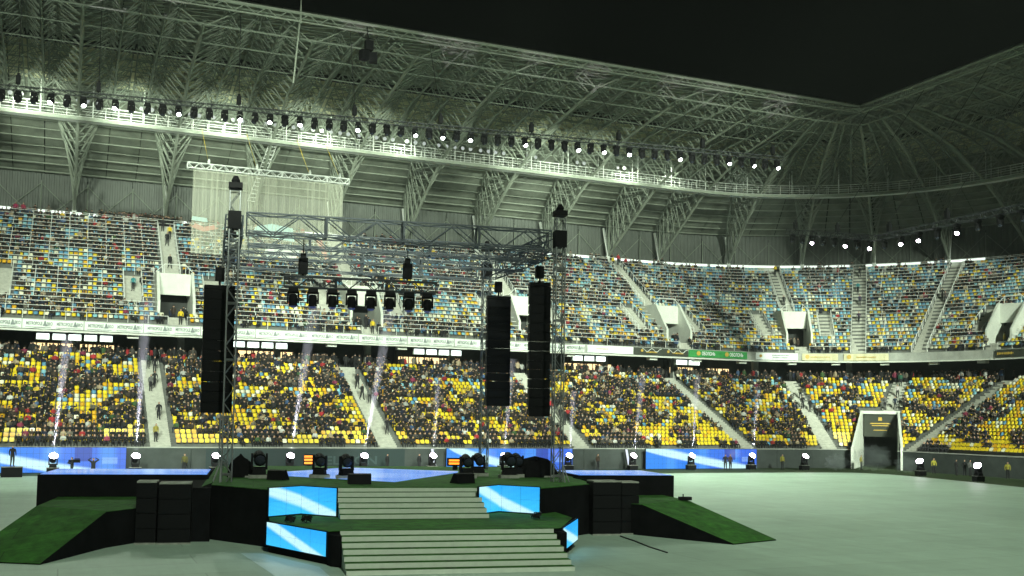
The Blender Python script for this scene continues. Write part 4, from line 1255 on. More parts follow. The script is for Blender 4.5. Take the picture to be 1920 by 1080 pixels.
STEPS = [('L', 8.0, 14, .1, 'walk', BLK, 'person in black coming down the left stairway near its top'), ('L', 8.0, 13, -.3, 'stand', GRY, 'person in grey on the left stairway beside one in black'),
         ('L', 8.0, 6, .1, 'walk', BLK, 'lone person in black halfway down the left stairway'), ('L', 8.0, 1, -.4, 'stand', (.3, .25, .05), 'steward in dull yellow at the foot of the left stairway'),
         ('L', 8.0, 18, .3, 'stand', BLK, 'person in black at the top of the left stairway'), ('L', 8.0, 19, -.3, 'stand', (.02, .05, .04), 'person in dark green at the top of the left stairway'),
         ('L', 29.0, 3, .5, 'stand', BLK, 'tall person in black low on the stairway behind the stage'), ('L', 29.0, 12, -.2, 'walk', BLK, 'person in black midway on the stairway behind the stage'),
         ('L', 29.0, 11, .4, 'stand', GRY, 'person in grey midway on the stairway behind the stage'), ('L', 29.0, 17, .3, 'stand', GRY, 'person in grey near the top of the stairway behind the stage'), ('L', 29.0, 15, -.1, 'walk', BLK, 'person in black high on the stairway behind the stage'),
         ('L', 50.0, 6, .3, 'stand', BLK, 'person in black low on the stairway right of the stage'), ('L', 50.0, 9, -.3, 'walk', RED, 'person in red on the stairway right of the stage'), ('L', 50.0, 8, .5, 'stand', (.3, .28, .22), 'person in beige on the stairway right of the stage'),
         ('L', UA(67), 12, -.4, 'stand', BLK, 'person in black high on the stairway left of the tunnel'), ('L', UA(67), 11, .3, 'stand', BLK, 'second person in black on the stairway left of the tunnel'), ('L', UA(67), 15, 0, 'walk', (.05, .05, .02), 'person in khaki at the top of the stairway left of the tunnel'),
         ('L', UA(36), 12, -.5, 'stand', GRY, 'person in grey standing on the left above the tunnel'), ('L', UA(36), 12, .7, 'stand', (.01, .02, .04), 'person in navy standing on the right above the tunnel'), ('L', UA(36), 16, .4, 'walk', (.5, .45, .45), 'person in white midway up the tunnel stairway'), ('L', UA(36), 20, .2, 'stand', (.02, .1, .06), 'person in green at the top of the tunnel stairway'),
         ('U', 10.5, 19, -.1, 'walk', BLK, 'person in black high on the left upper stairway'), ('U', 10.5, 21, .3, 'stand', YEL, 'steward in yellow vest at the top of the left upper stairway'), ('U', 10.5, 23, -.4, 'stand', BLK, 'person in black at the very top of the left upper stairway'), ('U', 10.5, 13, -.1, 'walk', BLK, 'person in black just above the left upper entrance box'),
         ('U', 6.3, 7, 0, 'stand', TEAL, 'person in teal jacket left of the left upper entrance box'), ('U', 10.5, 0, .3, 'stand', YEL, 'steward in yellow vest at the balcony below the left entrance box'),
         ('U', 31.2, 0, .3, 'stand', YEL, 'steward in yellow vest at the balcony behind the lamp bar'), ('U', 31.2, 1, -.3, 'stand', BLK, 'person in black at the balcony behind the lamp bar'),
         ('U', 72.8, 23, -.6, 'stand', YEL, 'steward in yellow vest at the top of the right upper stairway'), ('U', 72.8, 24, .7, 'stand', RED, 'person in red jacket at the top of the right upper stairway'), ('U', 72.8, 23, 1.5, 'stand', RED, 'second person in red jacket beside the right upper stairway'),
         ('U', UA(64), 23, .2, 'stand', YEL, 'steward in yellow at the top of the stairway at the bend'), ('U', UA(64), 13, -.2, 'walk', BLK, 'person in black above the entrance box at the bend'),
         ('U', UA(47.5), 22, .0, 'walk', BLK, 'person in black at the top of the mid-bend stairway'), ('U', UA(47.5), 17, -.2, 'walk', TEAL, 'person in dark teal on the mid-bend stairway'), ('U', UA(47.5), 13, .1, 'walk', (.03, .02, .06), 'person in violet midway on the mid-bend stairway'), ('U', UA(47.5), 8, .0, 'walk', (.04, .02, .05), 'person in plum low on the mid-bend stairway'),
         ('U', UA(30), 14, .0, 'walk', BLK, 'person in black on the right-bend stairway'), ('U', UA(30), 13, .6, 'stand', (.08, .06, .06), 'person in brown beside one in black on the right-bend stairway'),
         ('U', -10.2, 24, 0, 'stand', YEL, 'person in yellow at the far left top of the upper tier'), ('U', -6.5, 24, .4, 'stand', (.3, .02, .08), 'person in crimson at the far left top of the upper tier'), ('U', -6.5, 24, 1.2, 'stand', (.3, .02, .06), 'second person in crimson at the far left top')]
for (T, ua, row, dq, ps, c, lb) in STEPS:
    p, a = (on_low if T == 'L' else on_up)(ua, row, dq)
    person(ps, p, a + rnd.uniform(-.5, .5), c, lb, 'people on the stairways')
# ---------------------------------------------------------------- people and lamps on the pitch edge
FIELD = [((65.0, 93.4, 0), 'stand', BLK, 'left one of two people in black before the right LED board'), ((65.7, 93.5, 0), 'stand', (.06, .03, .02), 'right one of two people before the right LED board'),
         ((72.6, 93.6, 0), 'stand', (.25, .22, .03), 'steward in yellow vest by the wall right of the LED boards'), ((82.0, 91.8, 0), 'stand', (.4, .34, .03), 'steward in yellow vest left of the tunnel mouth'),
         ((84.0, 83.2, 0), 'stand', (.3, .27, .03), 'steward in yellow vest right of the tunnel mouth'), ((84.4, 80.6, 0), 'stand', BLK, 'left person of the dark group by the right wall'), ((84.7, 79.8, 0), 'stand', BLK, 'middle person of the dark group by the right wall'), ((84.6, 79.0, 0), 'stand', GRY, 'right person of the dark group by the right wall'),
         ((84.8, 74.6, 0), 'stand', (.28, .25, .03), 'rightmost steward in yellow vest by the wall'), ((9.8, 95.0, 0), 'stand', (.10, .09, .02), 'steward at the foot of the left stairway by the wall'),
         ((28.0, 94.6, 0), 'stand', BLK, 'dark figure by the wall left of the stairway behind the stage'), ((31.2, 94.8, 0), 'stand', BLK, 'dark figure by the wall right of the stairway behind the stage'), ((50.5, 95, 0), 'stand', (.05, .03, .02), 'brown-clad person by the wall right of the middle LED board')]
for loc, ps, c, lb in FIELD: person(ps, loc, rnd.uniform(-.8, .8), c, lb, 'people along the pitch edge')
# ================================================================== MOVING HEADS
def moving_head(lens, hang, lr=.16):
    """hang=True: base at the top, head below. origin at the base plate"""
    n = thing('moving_head_light', 'x', 'stage light')
    sg = -1 if hang else 1
    mb = MB(); mb.box((0, 0, sg * .09), (.42, .42, .17), taper=.9); mb.build('base', 'black', n)
    mb = MB()
    for sd in (-1, 1): mb.box((sd * .22, 0, sg * .40), (.07, .17, .50), taper=.8)
    mb.box((0, 0, sg * .20), (.50, .20, .06)); mb.build('yoke', 'black', n)
    h = MB(); h.lathe([(.10, -.26), (.17, -.2), (.185, .0), (.17, .16), (.20, .24)], 12, (0, 0, 0), 'z')
    me = h.build('head', 'black', n); me.location = (0, 0, sg * .52)
    L_ = MB(); L_.lathe([(lr, .245), (lr * .8, .30), (lr * .4, .33)], 12, (0, 0, 0), 'z')
    le = L_.build('lens', lens, me)
    return n
PROT = {k: moving_head(*v) for k, v in {'hang_lit': ('lamp_white', True), 'hang_off': ('lens_dark', True), 'floor_lit': ('lamp_violet', False, .24), 'hang_blue': ('lamp_blue', True), 'hang_violet': ('lamp_violet', True), 'floor_off': ('lens_dark', False)}.items()}
USED = set()
def put_head(kind, loc, aim, label, group, sc=1.0, rz=0.0):
    if kind in USED: o = copy_tree(PROT[kind])
    else: o = PROT[kind]; USED.add(kind)
    o.location = loc; o.rotation_euler = (0, 0, rz); o.scale = (sc, sc, sc)
    tag(o, label, 'stage light', group)
    if aim is not None:
        hd = [c for c in o.children if c.name.startswith('head')][0]
        d = Vector(aim) - Vector(loc)
        d = Matrix.Rotation(-rz, 3, 'Z') @ d
        hd.rotation_euler = d.to_track_quat('Z', 'Y').to_euler()
    return o
def box_truss(mb, p, q, w, h, seg, r, rb, up=Vector((0, 0, 1))):
    p, q = Vector(p), Vector(q)
    d = (q - p); L_ = d.length; d.normalize()
    a = d.cross(up)
    if a.length < 1e-3: a = Vector((1, 0, 0))
    a.normalize(); b = a.cross(d).normalized()
    C4 = [a * (w / 2 * i) + b * (h / 2 * j) for i, j in ((-1, -1), (1, -1), (1, 1), (-1, 1))]
    for c in C4: mb.tube(p + c, q + c, r, 5)
    n = max(1, round(L_ / seg))
    for k in range(4):
        c0, c1 = C4[k], C4[(k + 1) % 4]
        for i in range(n):
            x0, x1 = p + d * (L_ * i / n), p + d * (L_ * (i + 1) / n)
            if (i + (k > 1)) % 2: mb.tube(x0 + c0, x1 + c1, rb, 4, cap=False)
            else: mb.tube(x0 + c1, x1 + c0, rb, 4, cap=False)
        for x in (p + d * 0.02, q - d * 0.02): mb.tube(x + c0, x + c1, rb, 4, cap=False)
def truss_thing(name, label, p, q, w, h, sec, seg, r, rb, material, group=None, cat='truss', rz=0):
    n = thing(name, label, cat, p, 0, group)
    p, q = Vector(p), Vector(q)
    L_ = (q - p).length; k = max(1, round(L_ / sec))
    up = Vector((0, 0, 1)) if abs((q - p).normalized().z) < .9 else Vector((math.cos(rz), math.sin(rz), 0))
    mb = MB(); box_truss(mb, (0, 0, 0), (q - p) / k * 0.995, w, h, seg, r, rb, up)
    me = mb.mesh('truss_section', material)
    for i in range(k): obj('truss_section', me, n, (q - p) / k * i)
    return n
# ---------------------------------------------------------------- long lighting truss under the roof edge
TA, TB = Vector((-9.5, 100.9, 33.6)), Vector((67.8, 87.3, 32.6))
tr = truss_thing('lighting_truss', 'long black lighting truss slung below the roof edge, hung with lamps', TA, TB, .30, .36, 3.0, .6, .03, .018, 'truss_dark')
def hoist_on(n, p, top):
    mb = MB(); mb.box(p + Vector((0, 0, .75)), (.38, .34, .75)); mb.box(p + Vector((0, 0, 1.2)), (.22, .2, .3)); mb.tube(p + Vector((0, 0, .2)), p + Vector((0, 0, .5)), .05, 6); mb.build('hoist', 'black', n, world=True)
    mb = MB(); mb.tube(p + Vector((0, 0, 1.3)), top, .03, 4); mb.build('chain', 'cable', n, world=True)
for f in (.06, .145, .30, .435, .54, .655, .77, .885, .985):
    p = TA.lerp(TB, f)
    hoist_on(tr, p, Vector((p.x, max(97.4, p.y), 42.4)))
NLT = 58
for i in range(NLT):
    f = (i + .5) / NLT
    p = TA.lerp(TB, f) - Vector((0, 0, .28))
    lit = i % 4 == 1 or (i % 12 == 7)
    aim = p + Vector((rnd.uniform(-4, 4), -8 if lit else rnd.uniform(-3, 3), -10))
    put_head('hang_lit' if lit else 'hang_off', p, aim, ('lit' if lit else 'unlit') + ' moving head, %s from the left on the long lighting truss' % ORD[i], 'lamps on the long lighting truss', 1.25 if not lit else 1.15, rnd.uniform(-.4, .4))
for i in (5, 13, 21, 29, 37, 45, 53):                        # the lit lamps throw their light down onto the pitch
    p = TA.lerp(TB, (i + .5) / NLT) + Vector((0, -.2, -1.3))
    spot('moving_head_beam', p, p + Vector((5, -20, -32)), 8500 + 260 * i, 84, 0.7, 0.2)
for i, pw in ((2, 1.0), (9, 1.0), (16, 1.2), (23, 1.2), (29, 1.0), (45, 1.6), (50, 1.3)):   # and some back at the catwalk
    p = TA.lerp(TB, (i + .5) / NLT) + Vector((0, .3, -1.2))
    spot('moving_head_beam', p, PT(p.x + 2.5, SCW, ZCW + .6), 30000 * pw, 26, 0.8, 0.2)
# right lighting truss
RA, RB = Vector((76.0, 97.0, 27.2)), Vector((70.5, 59.0, 22.9))
RM = Vector((73.5, 80, 23.6))
tr2 = truss_thing('lighting_truss', 'black lighting truss below the roof over the right-hand corner', RA, RM, .45, .5, 3.0, .6, .04, .025, 'truss_dark', 'right lighting trusses')
tr3 = truss_thing('lighting_truss', 'black lighting truss continuing to the right picture edge', RM, RB, .45, .5, 3.0, .6, .04, .025, 'truss_dark', 'right lighting trusses')
for n_, p_ in ((tr2, RA.lerp(RM, .1)), (tr2, RA.lerp(RM, .6)), (tr3, RM.lerp(RB, .1)), (tr3, RM.lerp(RB, .5))): hoist_on(n_, p_, Vector((max(86.8, p_.x), p_.y, 42.6)))
for i in range(16):
    f = (i + .5) / 16
    p = (RA.lerp(RM, f * 2) if f < .5 else RM.lerp(RB, f * 2 - 1)) - Vector((0, 0, .28))
    lit = i in (2, 5, 7, 9, 10, 12)
    put_head('hang_violet' if lit else 'hang_off', p, p + Vector((-7, -4, -9)) if lit else None, ('lit violet-white' if lit else 'dark') + ' moving head lamp, %s along the right-hand truss' % ORD[i], 'lamps on the right-hand trusses', 1.2)
# ---------------------------------------------------------------- floor lamps along the pitch edge
FX = [(-.7, 94.2), (5.7, 94.2), (12.3, 94.2), (18.8, 94.2), (25.6, 94.2), (32.3, 94.2), (39.6, 94.2), (46.7, 94.2), (54.1, 94.2), (61.2, 94.2), (68.9, 94.2), (74.6, 92.4), (79.6, 80.6), (77.9, 71.8)]
FNM = ['before the left LED board', 'at the right end of the left LED board', 'left of the left stage tower', 'beside the orange lamp', 'behind the stage floor, brightest', 'left of the middle LED board', 'before the middle LED board', 'at the right end of the middle LED board', 'between the two right LED boards', 'before the right LED board', 'at the right end of the right LED board', 'left of the tunnel', 'right of the tunnel', 'near the right picture edge']
for i, ((x, y), nm) in enumerate(zip(FX, FNM)):
    c = thing('flight_case', 'black flight case under a floor lamp ' + nm, 'flight case', (x, y, 0), 0, 'flight cases under the floor lamps')
    mb = MB(); mb.box((0, 0, .29), (.95, .62, .46)); mb.build('box', 'black', c)
    mb = MB()
    for sx in (-1, 1):
        for sy in (-1, 1): mb.tube((sx * .38, sy * .22, .0), (sx * .38, sy * .22, .07), .06, 8)
    mb.build('castors', 'shoe', c)
    mb = MB(); mb.box((0, 0, .535), (1.0, .66, .03)); mb.build('lid', 'case_grey', c)
    put_head('floor_lit', (x, y, .552), (x + .25, y - 2.2, 3.0) if i < 12 else (x - 2, y - 1.0, 2.6), 'lit violet-white floor moving head ' + nm, 'floor lamps along the pitch edge', 1.4)
# upright beams of the floor lamps, each made visible by an added column of smoke
BEAMS = ((0, .7, 9.5), (1, .5, 13), (3, 1.9, 13), (4, 2.3, 13), (5, .6, 7), (6, 1.0, 9), (7, .7, 6), (8, 1.4, 8), (9, 1.0, 8), (10, 1.2, 7))
# ================================================================== STAGE RIG
TH = R(-9.3); O_ = Vector((13.1, 36.1, 0)); EX = Vector((math.cos(TH), math.sin(TH), 0)); EY = Vector((-math.sin(TH), math.cos(TH), 0))
def S(a, b, z=0.0): return O_ + EX * a + EY * b + Vector((0, 0, z))
def SXY(pts): return [(S(a, b).x, S(a, b).y) for a, b in pts]
TW = {'front left': (-8.15, 9.8), 'front right': (6.95, 9.8), 'rear left': (-8.6, 21.2), 'rear right': (5.9, 21.2)}
for nm, (a, b) in TW.items():
    ht = 15.2 if nm == 'front left' else 14.9
    n = truss_thing('truss_tower', 'aluminium truss tower at the %s of the stage rig' % nm, S(a, b, .12), S(a, b, ht), .44, .44, 2.52, .63, .035, .02, 'alu', 'towers of the stage rig', 'tower', TH)
    mb = MB(); mb.box((0, 0, -.06), (1.0, 1.0, .12), TH); mb.build('base_plate', 'black', n)
    mb = MB(); mb.box((0, 0, 13.75), (.56, .56, .8), TH); mb.build('sleeve_block', 'black', n)
    mb = MB(); mb.box((0, 0, ht + .1), (.6, .6, .25), TH); mb.lathe([(.14, 0), (.2, .15), (.1, .35)], 8, (0, 0, ht + .2)); mb.build('head_block', 'black', n)
    if 'front' in nm:
        sd = -1 if 'left' in nm else 1
        for dx, dy in ((sd * 1.0, -.4), (sd * .2, -1.3)):
            mb = MB(); mb.tube(EX * dx * 1.3 + EY * dy * 1.3 + Vector((0, 0, .0)), EX * (sd * .25) + Vector((0, 0, 3.1)), .035, 5); mb.build('outrigger', 'alu', n)
ZT0 = 13.75
GR = [('front', (-8.15, 9.8), (6.95, 9.8)), ('rear', (-8.6, 21.2), (5.9, 21.2)), ('left', (-8.15, 9.8), (-8.6, 21.2)), ('right', (6.95, 9.8), (5.9, 21.2))]
for nm, a, b in GR:
    p, q = S(*a, ZT0), S(*b, ZT0); d = (q - p).normalized()
    truss_thing('rig_truss', 'dark horizontal truss along the %s side of the stage rig' % nm, p + d * .5, q - d * .5, .75, .92, 3.3, 1.1, .04, .028, 'truss_blue' if 'truss_blue' in MATS else 'truss_dark', 'horizontal trusses of the stage rig')
# extra inner trusses seen between
for b in (13.6, 17.4):
    p, q = S(-7.6, b, ZT0 - .05), S(7.2, b, ZT0 - .05)
    truss_thing('rig_truss', 'dark inner crossing truss of the stage rig, ' + ('nearer one' if b < 15 else 'farther one'), p, q, .6, .7, 3.0, 1.0, .035, .024, 'truss_blue', 'horizontal trusses of the stage rig')
# ---- lamp bar hung under the front truss
BA, BB = S(-5.9, 11.4, 11.45), S(1.3, 11.4, 11.45)
n = truss_thing('lamp_bar', 'black truss bar with eight moving heads hung under the stage rig', BA, BB, .4, .5, 2.4, .6, .035, .022, 'truss_dark')
for f in (.12, .80): hoist_on(n, BA.lerp(BB, f), BA.lerp(BB, f) + Vector((0, 0, 2.0)))
for i in range(8):
    f = (i + .5) / 8
    put_head('hang_blue', BA.lerp(BB, f) - Vector((0, 0, .28)), BA.lerp(BB, f) + Vector((0.2, .6, -6)), 'dark moving head, %s from the left on the lamp bar' % ORD[i], 'moving heads on the lamp bar', 1.1, TH)
# ---- line array speakers
def line_array(label, a, b, ztop, n_cab, w, yaw_, hcab=.46):
    p = S(a, b, ztop)
    n = thing('line_array', label, 'speaker', p, yaw_, 'hanging line array speakers')
    mb = MB(); mb.box((0, 0, .12), (w, .55, .16)); mb.tube((0, 0, .2), (0, 0, .9), .05, 6); mb.box((0, .1, .75), (.4, .35, .6)); mb.build('fly_frame', 'black', n)
    z, y, tilt = 0.0, 0.0, 0.0
    c = MB(); hw = w / 2
    c.add([(-hw, -.28, -hcab), (hw, -.28, -hcab), (hw, .30, -hcab + .03), (-hw, .30, -hcab + .03), (-hw, -.28, 0), (hw, -.28, 0), (hw, .30, -.03), (-hw, .30, -.03)],
          [(0, 3, 2, 1), (4, 5, 6, 7), (0, 1, 5, 4), (1, 2, 6, 5), (2, 3, 7, 6), (3, 0, 4, 7)])
    me = c.mesh('cabinet', 'black')
    gb = MB(); gb.box((0, -.292, -hcab / 2), (w * .94, .02, hcab * .84)); mg = gb.mesh('grille', 'grille')
    for i in range(n_cab):
        o = obj('cabinet', me, n, (0, y, z)); o.rotation_euler = (tilt, 0, 0)
        obj('grille', mg, o)
        y += -math.sin(tilt) * -hcab * 1.01 * -1; z -= math.cos(tilt) * hcab * 1.01
        tilt += R(.25) if i < n_cab * .6 else R(1.6)
    return n
line_array('tall black line array hanging left of the left stage tower', -8.75, 11.4, 10.9, 12, 1.35, TH + .1)
line_array('tall black line array hanging at the rear right of the stage rig', 6.35, 20.0, 12.0, 13, 1.35, TH - .05)
line_array('tall black line array hanging beside the right stage tower', 6.75, 12.6, 11.9, 14, 1.05, TH - .1)
# ---- gauze screen hung on a white truss behind the rig
VA, VB = Vector((10.4, 108, 30.1)), Vector((27.0, 108, 30.1))
n = truss_thing('screen_truss', 'white truss hung from the catwalk carrying the gauze screen', VA, VB, .55, .55, 2.37, .6, .06, .04, 'alu_white')
for x in (12.5, 17.3, 22.8, 26.0):
    mb = MB(); mb.tube((x, 108, 30.4), (x, 111.5 + 4, 36.0), .022, 4); mb.build('sling', 'yellow', n, world=True)
    mb = MB(); mb.lathe([(.1, 0), (.16, .2), (.08, .5)], 8, (x, 108, 30.45)); mb.build('shackle', 'alu_white', n, world=True)
m = bpy.data.materials.new('gauze'); MATS['gauze'] = m
t_, nn_, l_ = nodes(m)
b_ = nn_['Principled BSDF']; b_.inputs['Base Color'].default_value = (.75, .76, .62, 1); b_.inputs['Roughness'].default_value = .8
tc_ = nn_.new('ShaderNodeTexCoord'); mp_ = nn_.new('ShaderNodeMapping'); mp_.inputs['Scale'].default_value = (2.2, 1, .06)
nz_ = nn_.new('ShaderNodeTexNoise'); nz_.inputs['Scale'].default_value = 1.6; nz_.inputs['Detail'].default_value = 5
l_.new(tc_.outputs['Object'], mp_.inputs[0]); l_.new(mp_.outputs[0], nz_.inputs['Vector'])
mr_ = nn_.new('ShaderNodeMapRange'); mr_.inputs[1].default_value = .3; mr_.inputs[2].default_value = .7; mr_.inputs[3].default_value = .18; mr_.inputs[4].default_value = .38
l_.new(nz_.outputs['Fac'], mr_.inputs[0]); l_.new(mr_.outputs[0], b_.inputs['Alpha'])
b_.inputs['Transmission Weight'].default_value = 0
g_ = thing('gauze_screen', 'large translucent gauze screen hanging in front of the upper left seats', 'screen', (11.0, 108, 15))
nx = 40
mb = MB(); vs = []
for i in range(nx + 1):
    for zz in (6.2, 10, 14.75): vs.append((15.4 * i / nx, .05 * math.sin(i * 1.7), zz))
mb.add(vs, [(i * 3 + j, (i + 1) * 3 + j, (i + 1) * 3 + j + 1, i * 3 + j + 1) for i in range(nx) for j in (0, 1)])
mb.build('cloth', 'gauze', g_)
mb = MB(); mb.tube((0, 0, 6.2), (15.4, 0, 6.2), .04, 5); mb.build('bottom_bar', 'truss_dark', g_)
for nm_, c_, pts_ in (('red_projection', (.42, .17, .14), [(.0, 8.9), (1.2, 8.5), (2.6, 8.9), (2.2, 9.25), (1.2, 9.0), (.4, 9.3)]), ('red_projection', (.45, .18, .15), [(12.6, 8.6), (13.2, 8.8), (14.2, 6.5), (13.8, 6.4)]), ('cyan_projection', (.34, .52, .55), [(6.0, 8.6), (10.4, 8.2), (10.2, 9.6), (8.0, 9.9), (6.4, 9.5)]), ('white_projection', (.6, .63, .65), [(7.2, 6.6), (10.6, 6.4), (10.9, 7.4), (9.0, 7.9), (7.6, 7.5)]), ('cyan_projection', (.34, .52, .55), [(.0, 9.6), (1.6, 9.5), (1.5, 9.9), (.1, 10.0)])):  # projected picture put in as flat coloured pieces behind the gauze
    mm = mat(nm_ + str(len(MATS)), c_, .8); mb = MB(); slab(mb, [(x, .09, z) for x, z in pts_], (0, 1, 0), .01); mb.build(nm_, mm.name, g_)
# ---- black speaker cluster at the roof rim
n = thing('speaker_cluster', 'black speaker cluster hanging from the roof rim', 'speaker', (25.6, 95.9, 39.3))
for i, (x, z, rz) in enumerate(((-.45, .5, .3), (.45, .35, -.3), (0, 1.5, 0))):
    mb = MB(); mb.box((x, 0, z), (.75, .7, .95), rz); mb.build('cabinet', 'black', n)
mb = MB(); mb.tube((0, 0, 1.9), (0, .9, 3.7), .05, 5); mb.tube((-.6, 0, 2.2), (.6, 0, 2.2), .06, 5); mb.tube((-.6, 0, 2.2), (-.9, .5, 2.9), .04, 4); mb.tube((.6, 0, 2.2), (1.0, .5, 2.7), .04, 4); mb.build('bracket', 'black', n)
# ================================================================== STAGE
stage = thing('stage', 'two-level stage with white steps, green carpet and black skirts', 'stage', S(0, 0))
def sprism(name, pts, z0, z1, mats, parent, top=None):
    mb = MB(); mb.prism(SXY(pts), z0, z1, 0, top); return mb.build(name, mats, parent, world=True)
Z1, Z2 = 1.2, 2.3
# lower flight: seven risers, upper flight: six
def flight(a0, a1, b0, b1, z0, z1, n_, shrink=0.0):
    rh, td = (z1 - z0) / n_, (b1 - b0) / n_
    for i in range(n_):
        bb, zz = b0 + i * td, z0 + i * rh
        sprism('step', [(a0, bb), (a1, bb), (a1, b1 - .002 * i), (a0, b1 - .002 * i)], zz + (.002 if i else .014), zz + rh - .012, 'step_white', stage)
        sprism('step_carpet', [(a0 - .01, bb + td * .18), (a1 + .01, bb + td * .18), (a1 + .01, min(b1, bb + td - .004)), (a0 - .01, min(b1, bb + td - .004))], zz + rh - .011, zz + rh, 'carpet', stage)
flight(-3.95, 3.95, -2.75, 0.0, 0, Z1 - .17, 6)
flight(-3.65, 2.35, 3.85, 6.2, Z1, Z2 - .18, 5)
LOWP = [(-3.98, .02), (3.98, .02), (4.33, .25), (5.9, 3.9), (5.9, 6.6), (-6.35, 6.6), (-6.35, 3.5), (-4.38, -.15)]
sprism('lower_platform', LOWP, .014, Z1 - .02, 'black_cloth', stage)
sprism('lower_platform_riser', [(-3.96, -.02), (3.96, -.02), (3.96, .018), (-3.96, .018)], Z1 - .17, Z1 - .022, 'step_white', stage)
sprism('lower_carpet', [(a, b - .04 if b < 1 else b) for a, b in LOWP], Z1 - .018, Z1, 'carpet', stage)
UPP = [(-3.6, 6.22), (2.3, 6.22), (3.35, 6.75), (4.9, 5.5), (8.3, 8.5), (9.0, 14), (8.3, 24), (-9.0, 24), (-9.0, 13), (-8.7, 8), (-6.4, 5.1), (-5.07, 6.3)]
sprism('upper_platform', UPP, .014, Z2 - .03, 'black_cloth', stage)
sprism('upper_platform_riser', [(-3.62, 6.18), (2.32, 6.18), (2.32, 6.215), (-3.62, 6.215)], Z2 - .18, Z2 - .032, 'step_white', stage)
sprism('upper_carpet', UPP, Z2 - .028, Z2, 'carpet', stage)
sprism('blue_floor_glow', [(-5.4, 13.9), (-.78, 9.5), (3.6, 17.2), (3.9, 18.5), (-1.85, 22.1), (-5.4, 17.6)], Z2 + .004, Z2 + .02, 'blue_floor_glow', stage)
# skirts to the sides of the upper platform
for pts, nm in (([(-11.4, 7.4), (-8.7, 7.2), (-8.7, 13), (-11.4, 13)], 'side_skirt'), ([(8.32, 8.4), (10.4, 8.9), (10.4, 13.4), (8.9, 14)], 'side_skirt')):
    sprism(nm, pts, .014, Z2 - .1, 'black_cloth', stage)
# stage LED screens
def stage_led(label, pts, z0, z1, kind):
    n = thing('stage_screen', label, 'screen', S(*pts[0], z0), group='LED screens on the stage front')
    o = n.location
    tot = sum((Vector(q) - Vector(p)).length for p, q in zip(pts, pts[1:])); acc = 0
    quads, mb = [], MB()
    for p, q in zip(pts, pts[1:]):
        l0 = (Vector(q) - Vector(p)).length
        A_, B_ = S(*p), S(*q)
        nrm = (B_ - A_).normalized().cross(Vector((0, 0, 1))) * .05
        A2, B2 = A_ + nrm, B_ + nrm
        quads.append(([(P_.x - o.x, P_.y - o.y, zz - z0) for P_, zz in ((A2, z0 + .03), (B2, z0 + .03), (B2, z1), (A2, z1))], [(acc / tot, 0), ((acc + l0) / tot, 0), ((acc + l0) / tot, 1), (acc / tot, 1)]))
        slab(mb, [(P_.x, P_.y, zz) for P_, zz in ((A_, z0), (B_, z0), (B_, z1 + .03), (A_, z1 + .03))], -nrm.normalized(), .05)
        slab(mb, [(P_.x, P_.y, zz) for P_, zz in ((A_ + nrm * .9, z0), (B_ + nrm * .9, z0), (B_, z0), (A_, z0))], (0, 0, 1), .02)
        acc += l0
    mb.build('cabinet', 'black', n, world=True)
    uvmesh('screen', quads, 'led_stage_' + kind, n)
stage_led('bent cyan LED screen left of the upper white steps', [(-6.42, 4.9), (-5.07, 6.05), (-3.72, 4.75)], 1.22, 2.36, 'a')
stage_led('bent cyan LED screen right of the upper white steps', [(2.2, 5.35), (3.35, 6.55), (4.85, 5.15)], 1.22, 2.36, 'b')
stage_led('cyan LED screen low on the left, beside the lower steps', [(-6.42, 3.5), (-4.42, -.2)], .28, 1.17, 'c')
stage_led('cyan LED screen low on the right, seen nearly edge-on', [(4.36, .22), (6.05, 3.75)], .28, 1.17, 'd')
for sd, b0 in ((-1, -.2), (1, .2)):
    sprism('flank', [(sd * 3.97, -.1), (sd * 4.42, b0), (sd * 4.30, -.6), (sd * 3.97, -.9)][::sd], .014, Z1 - .1, 'black_cloth', stage)
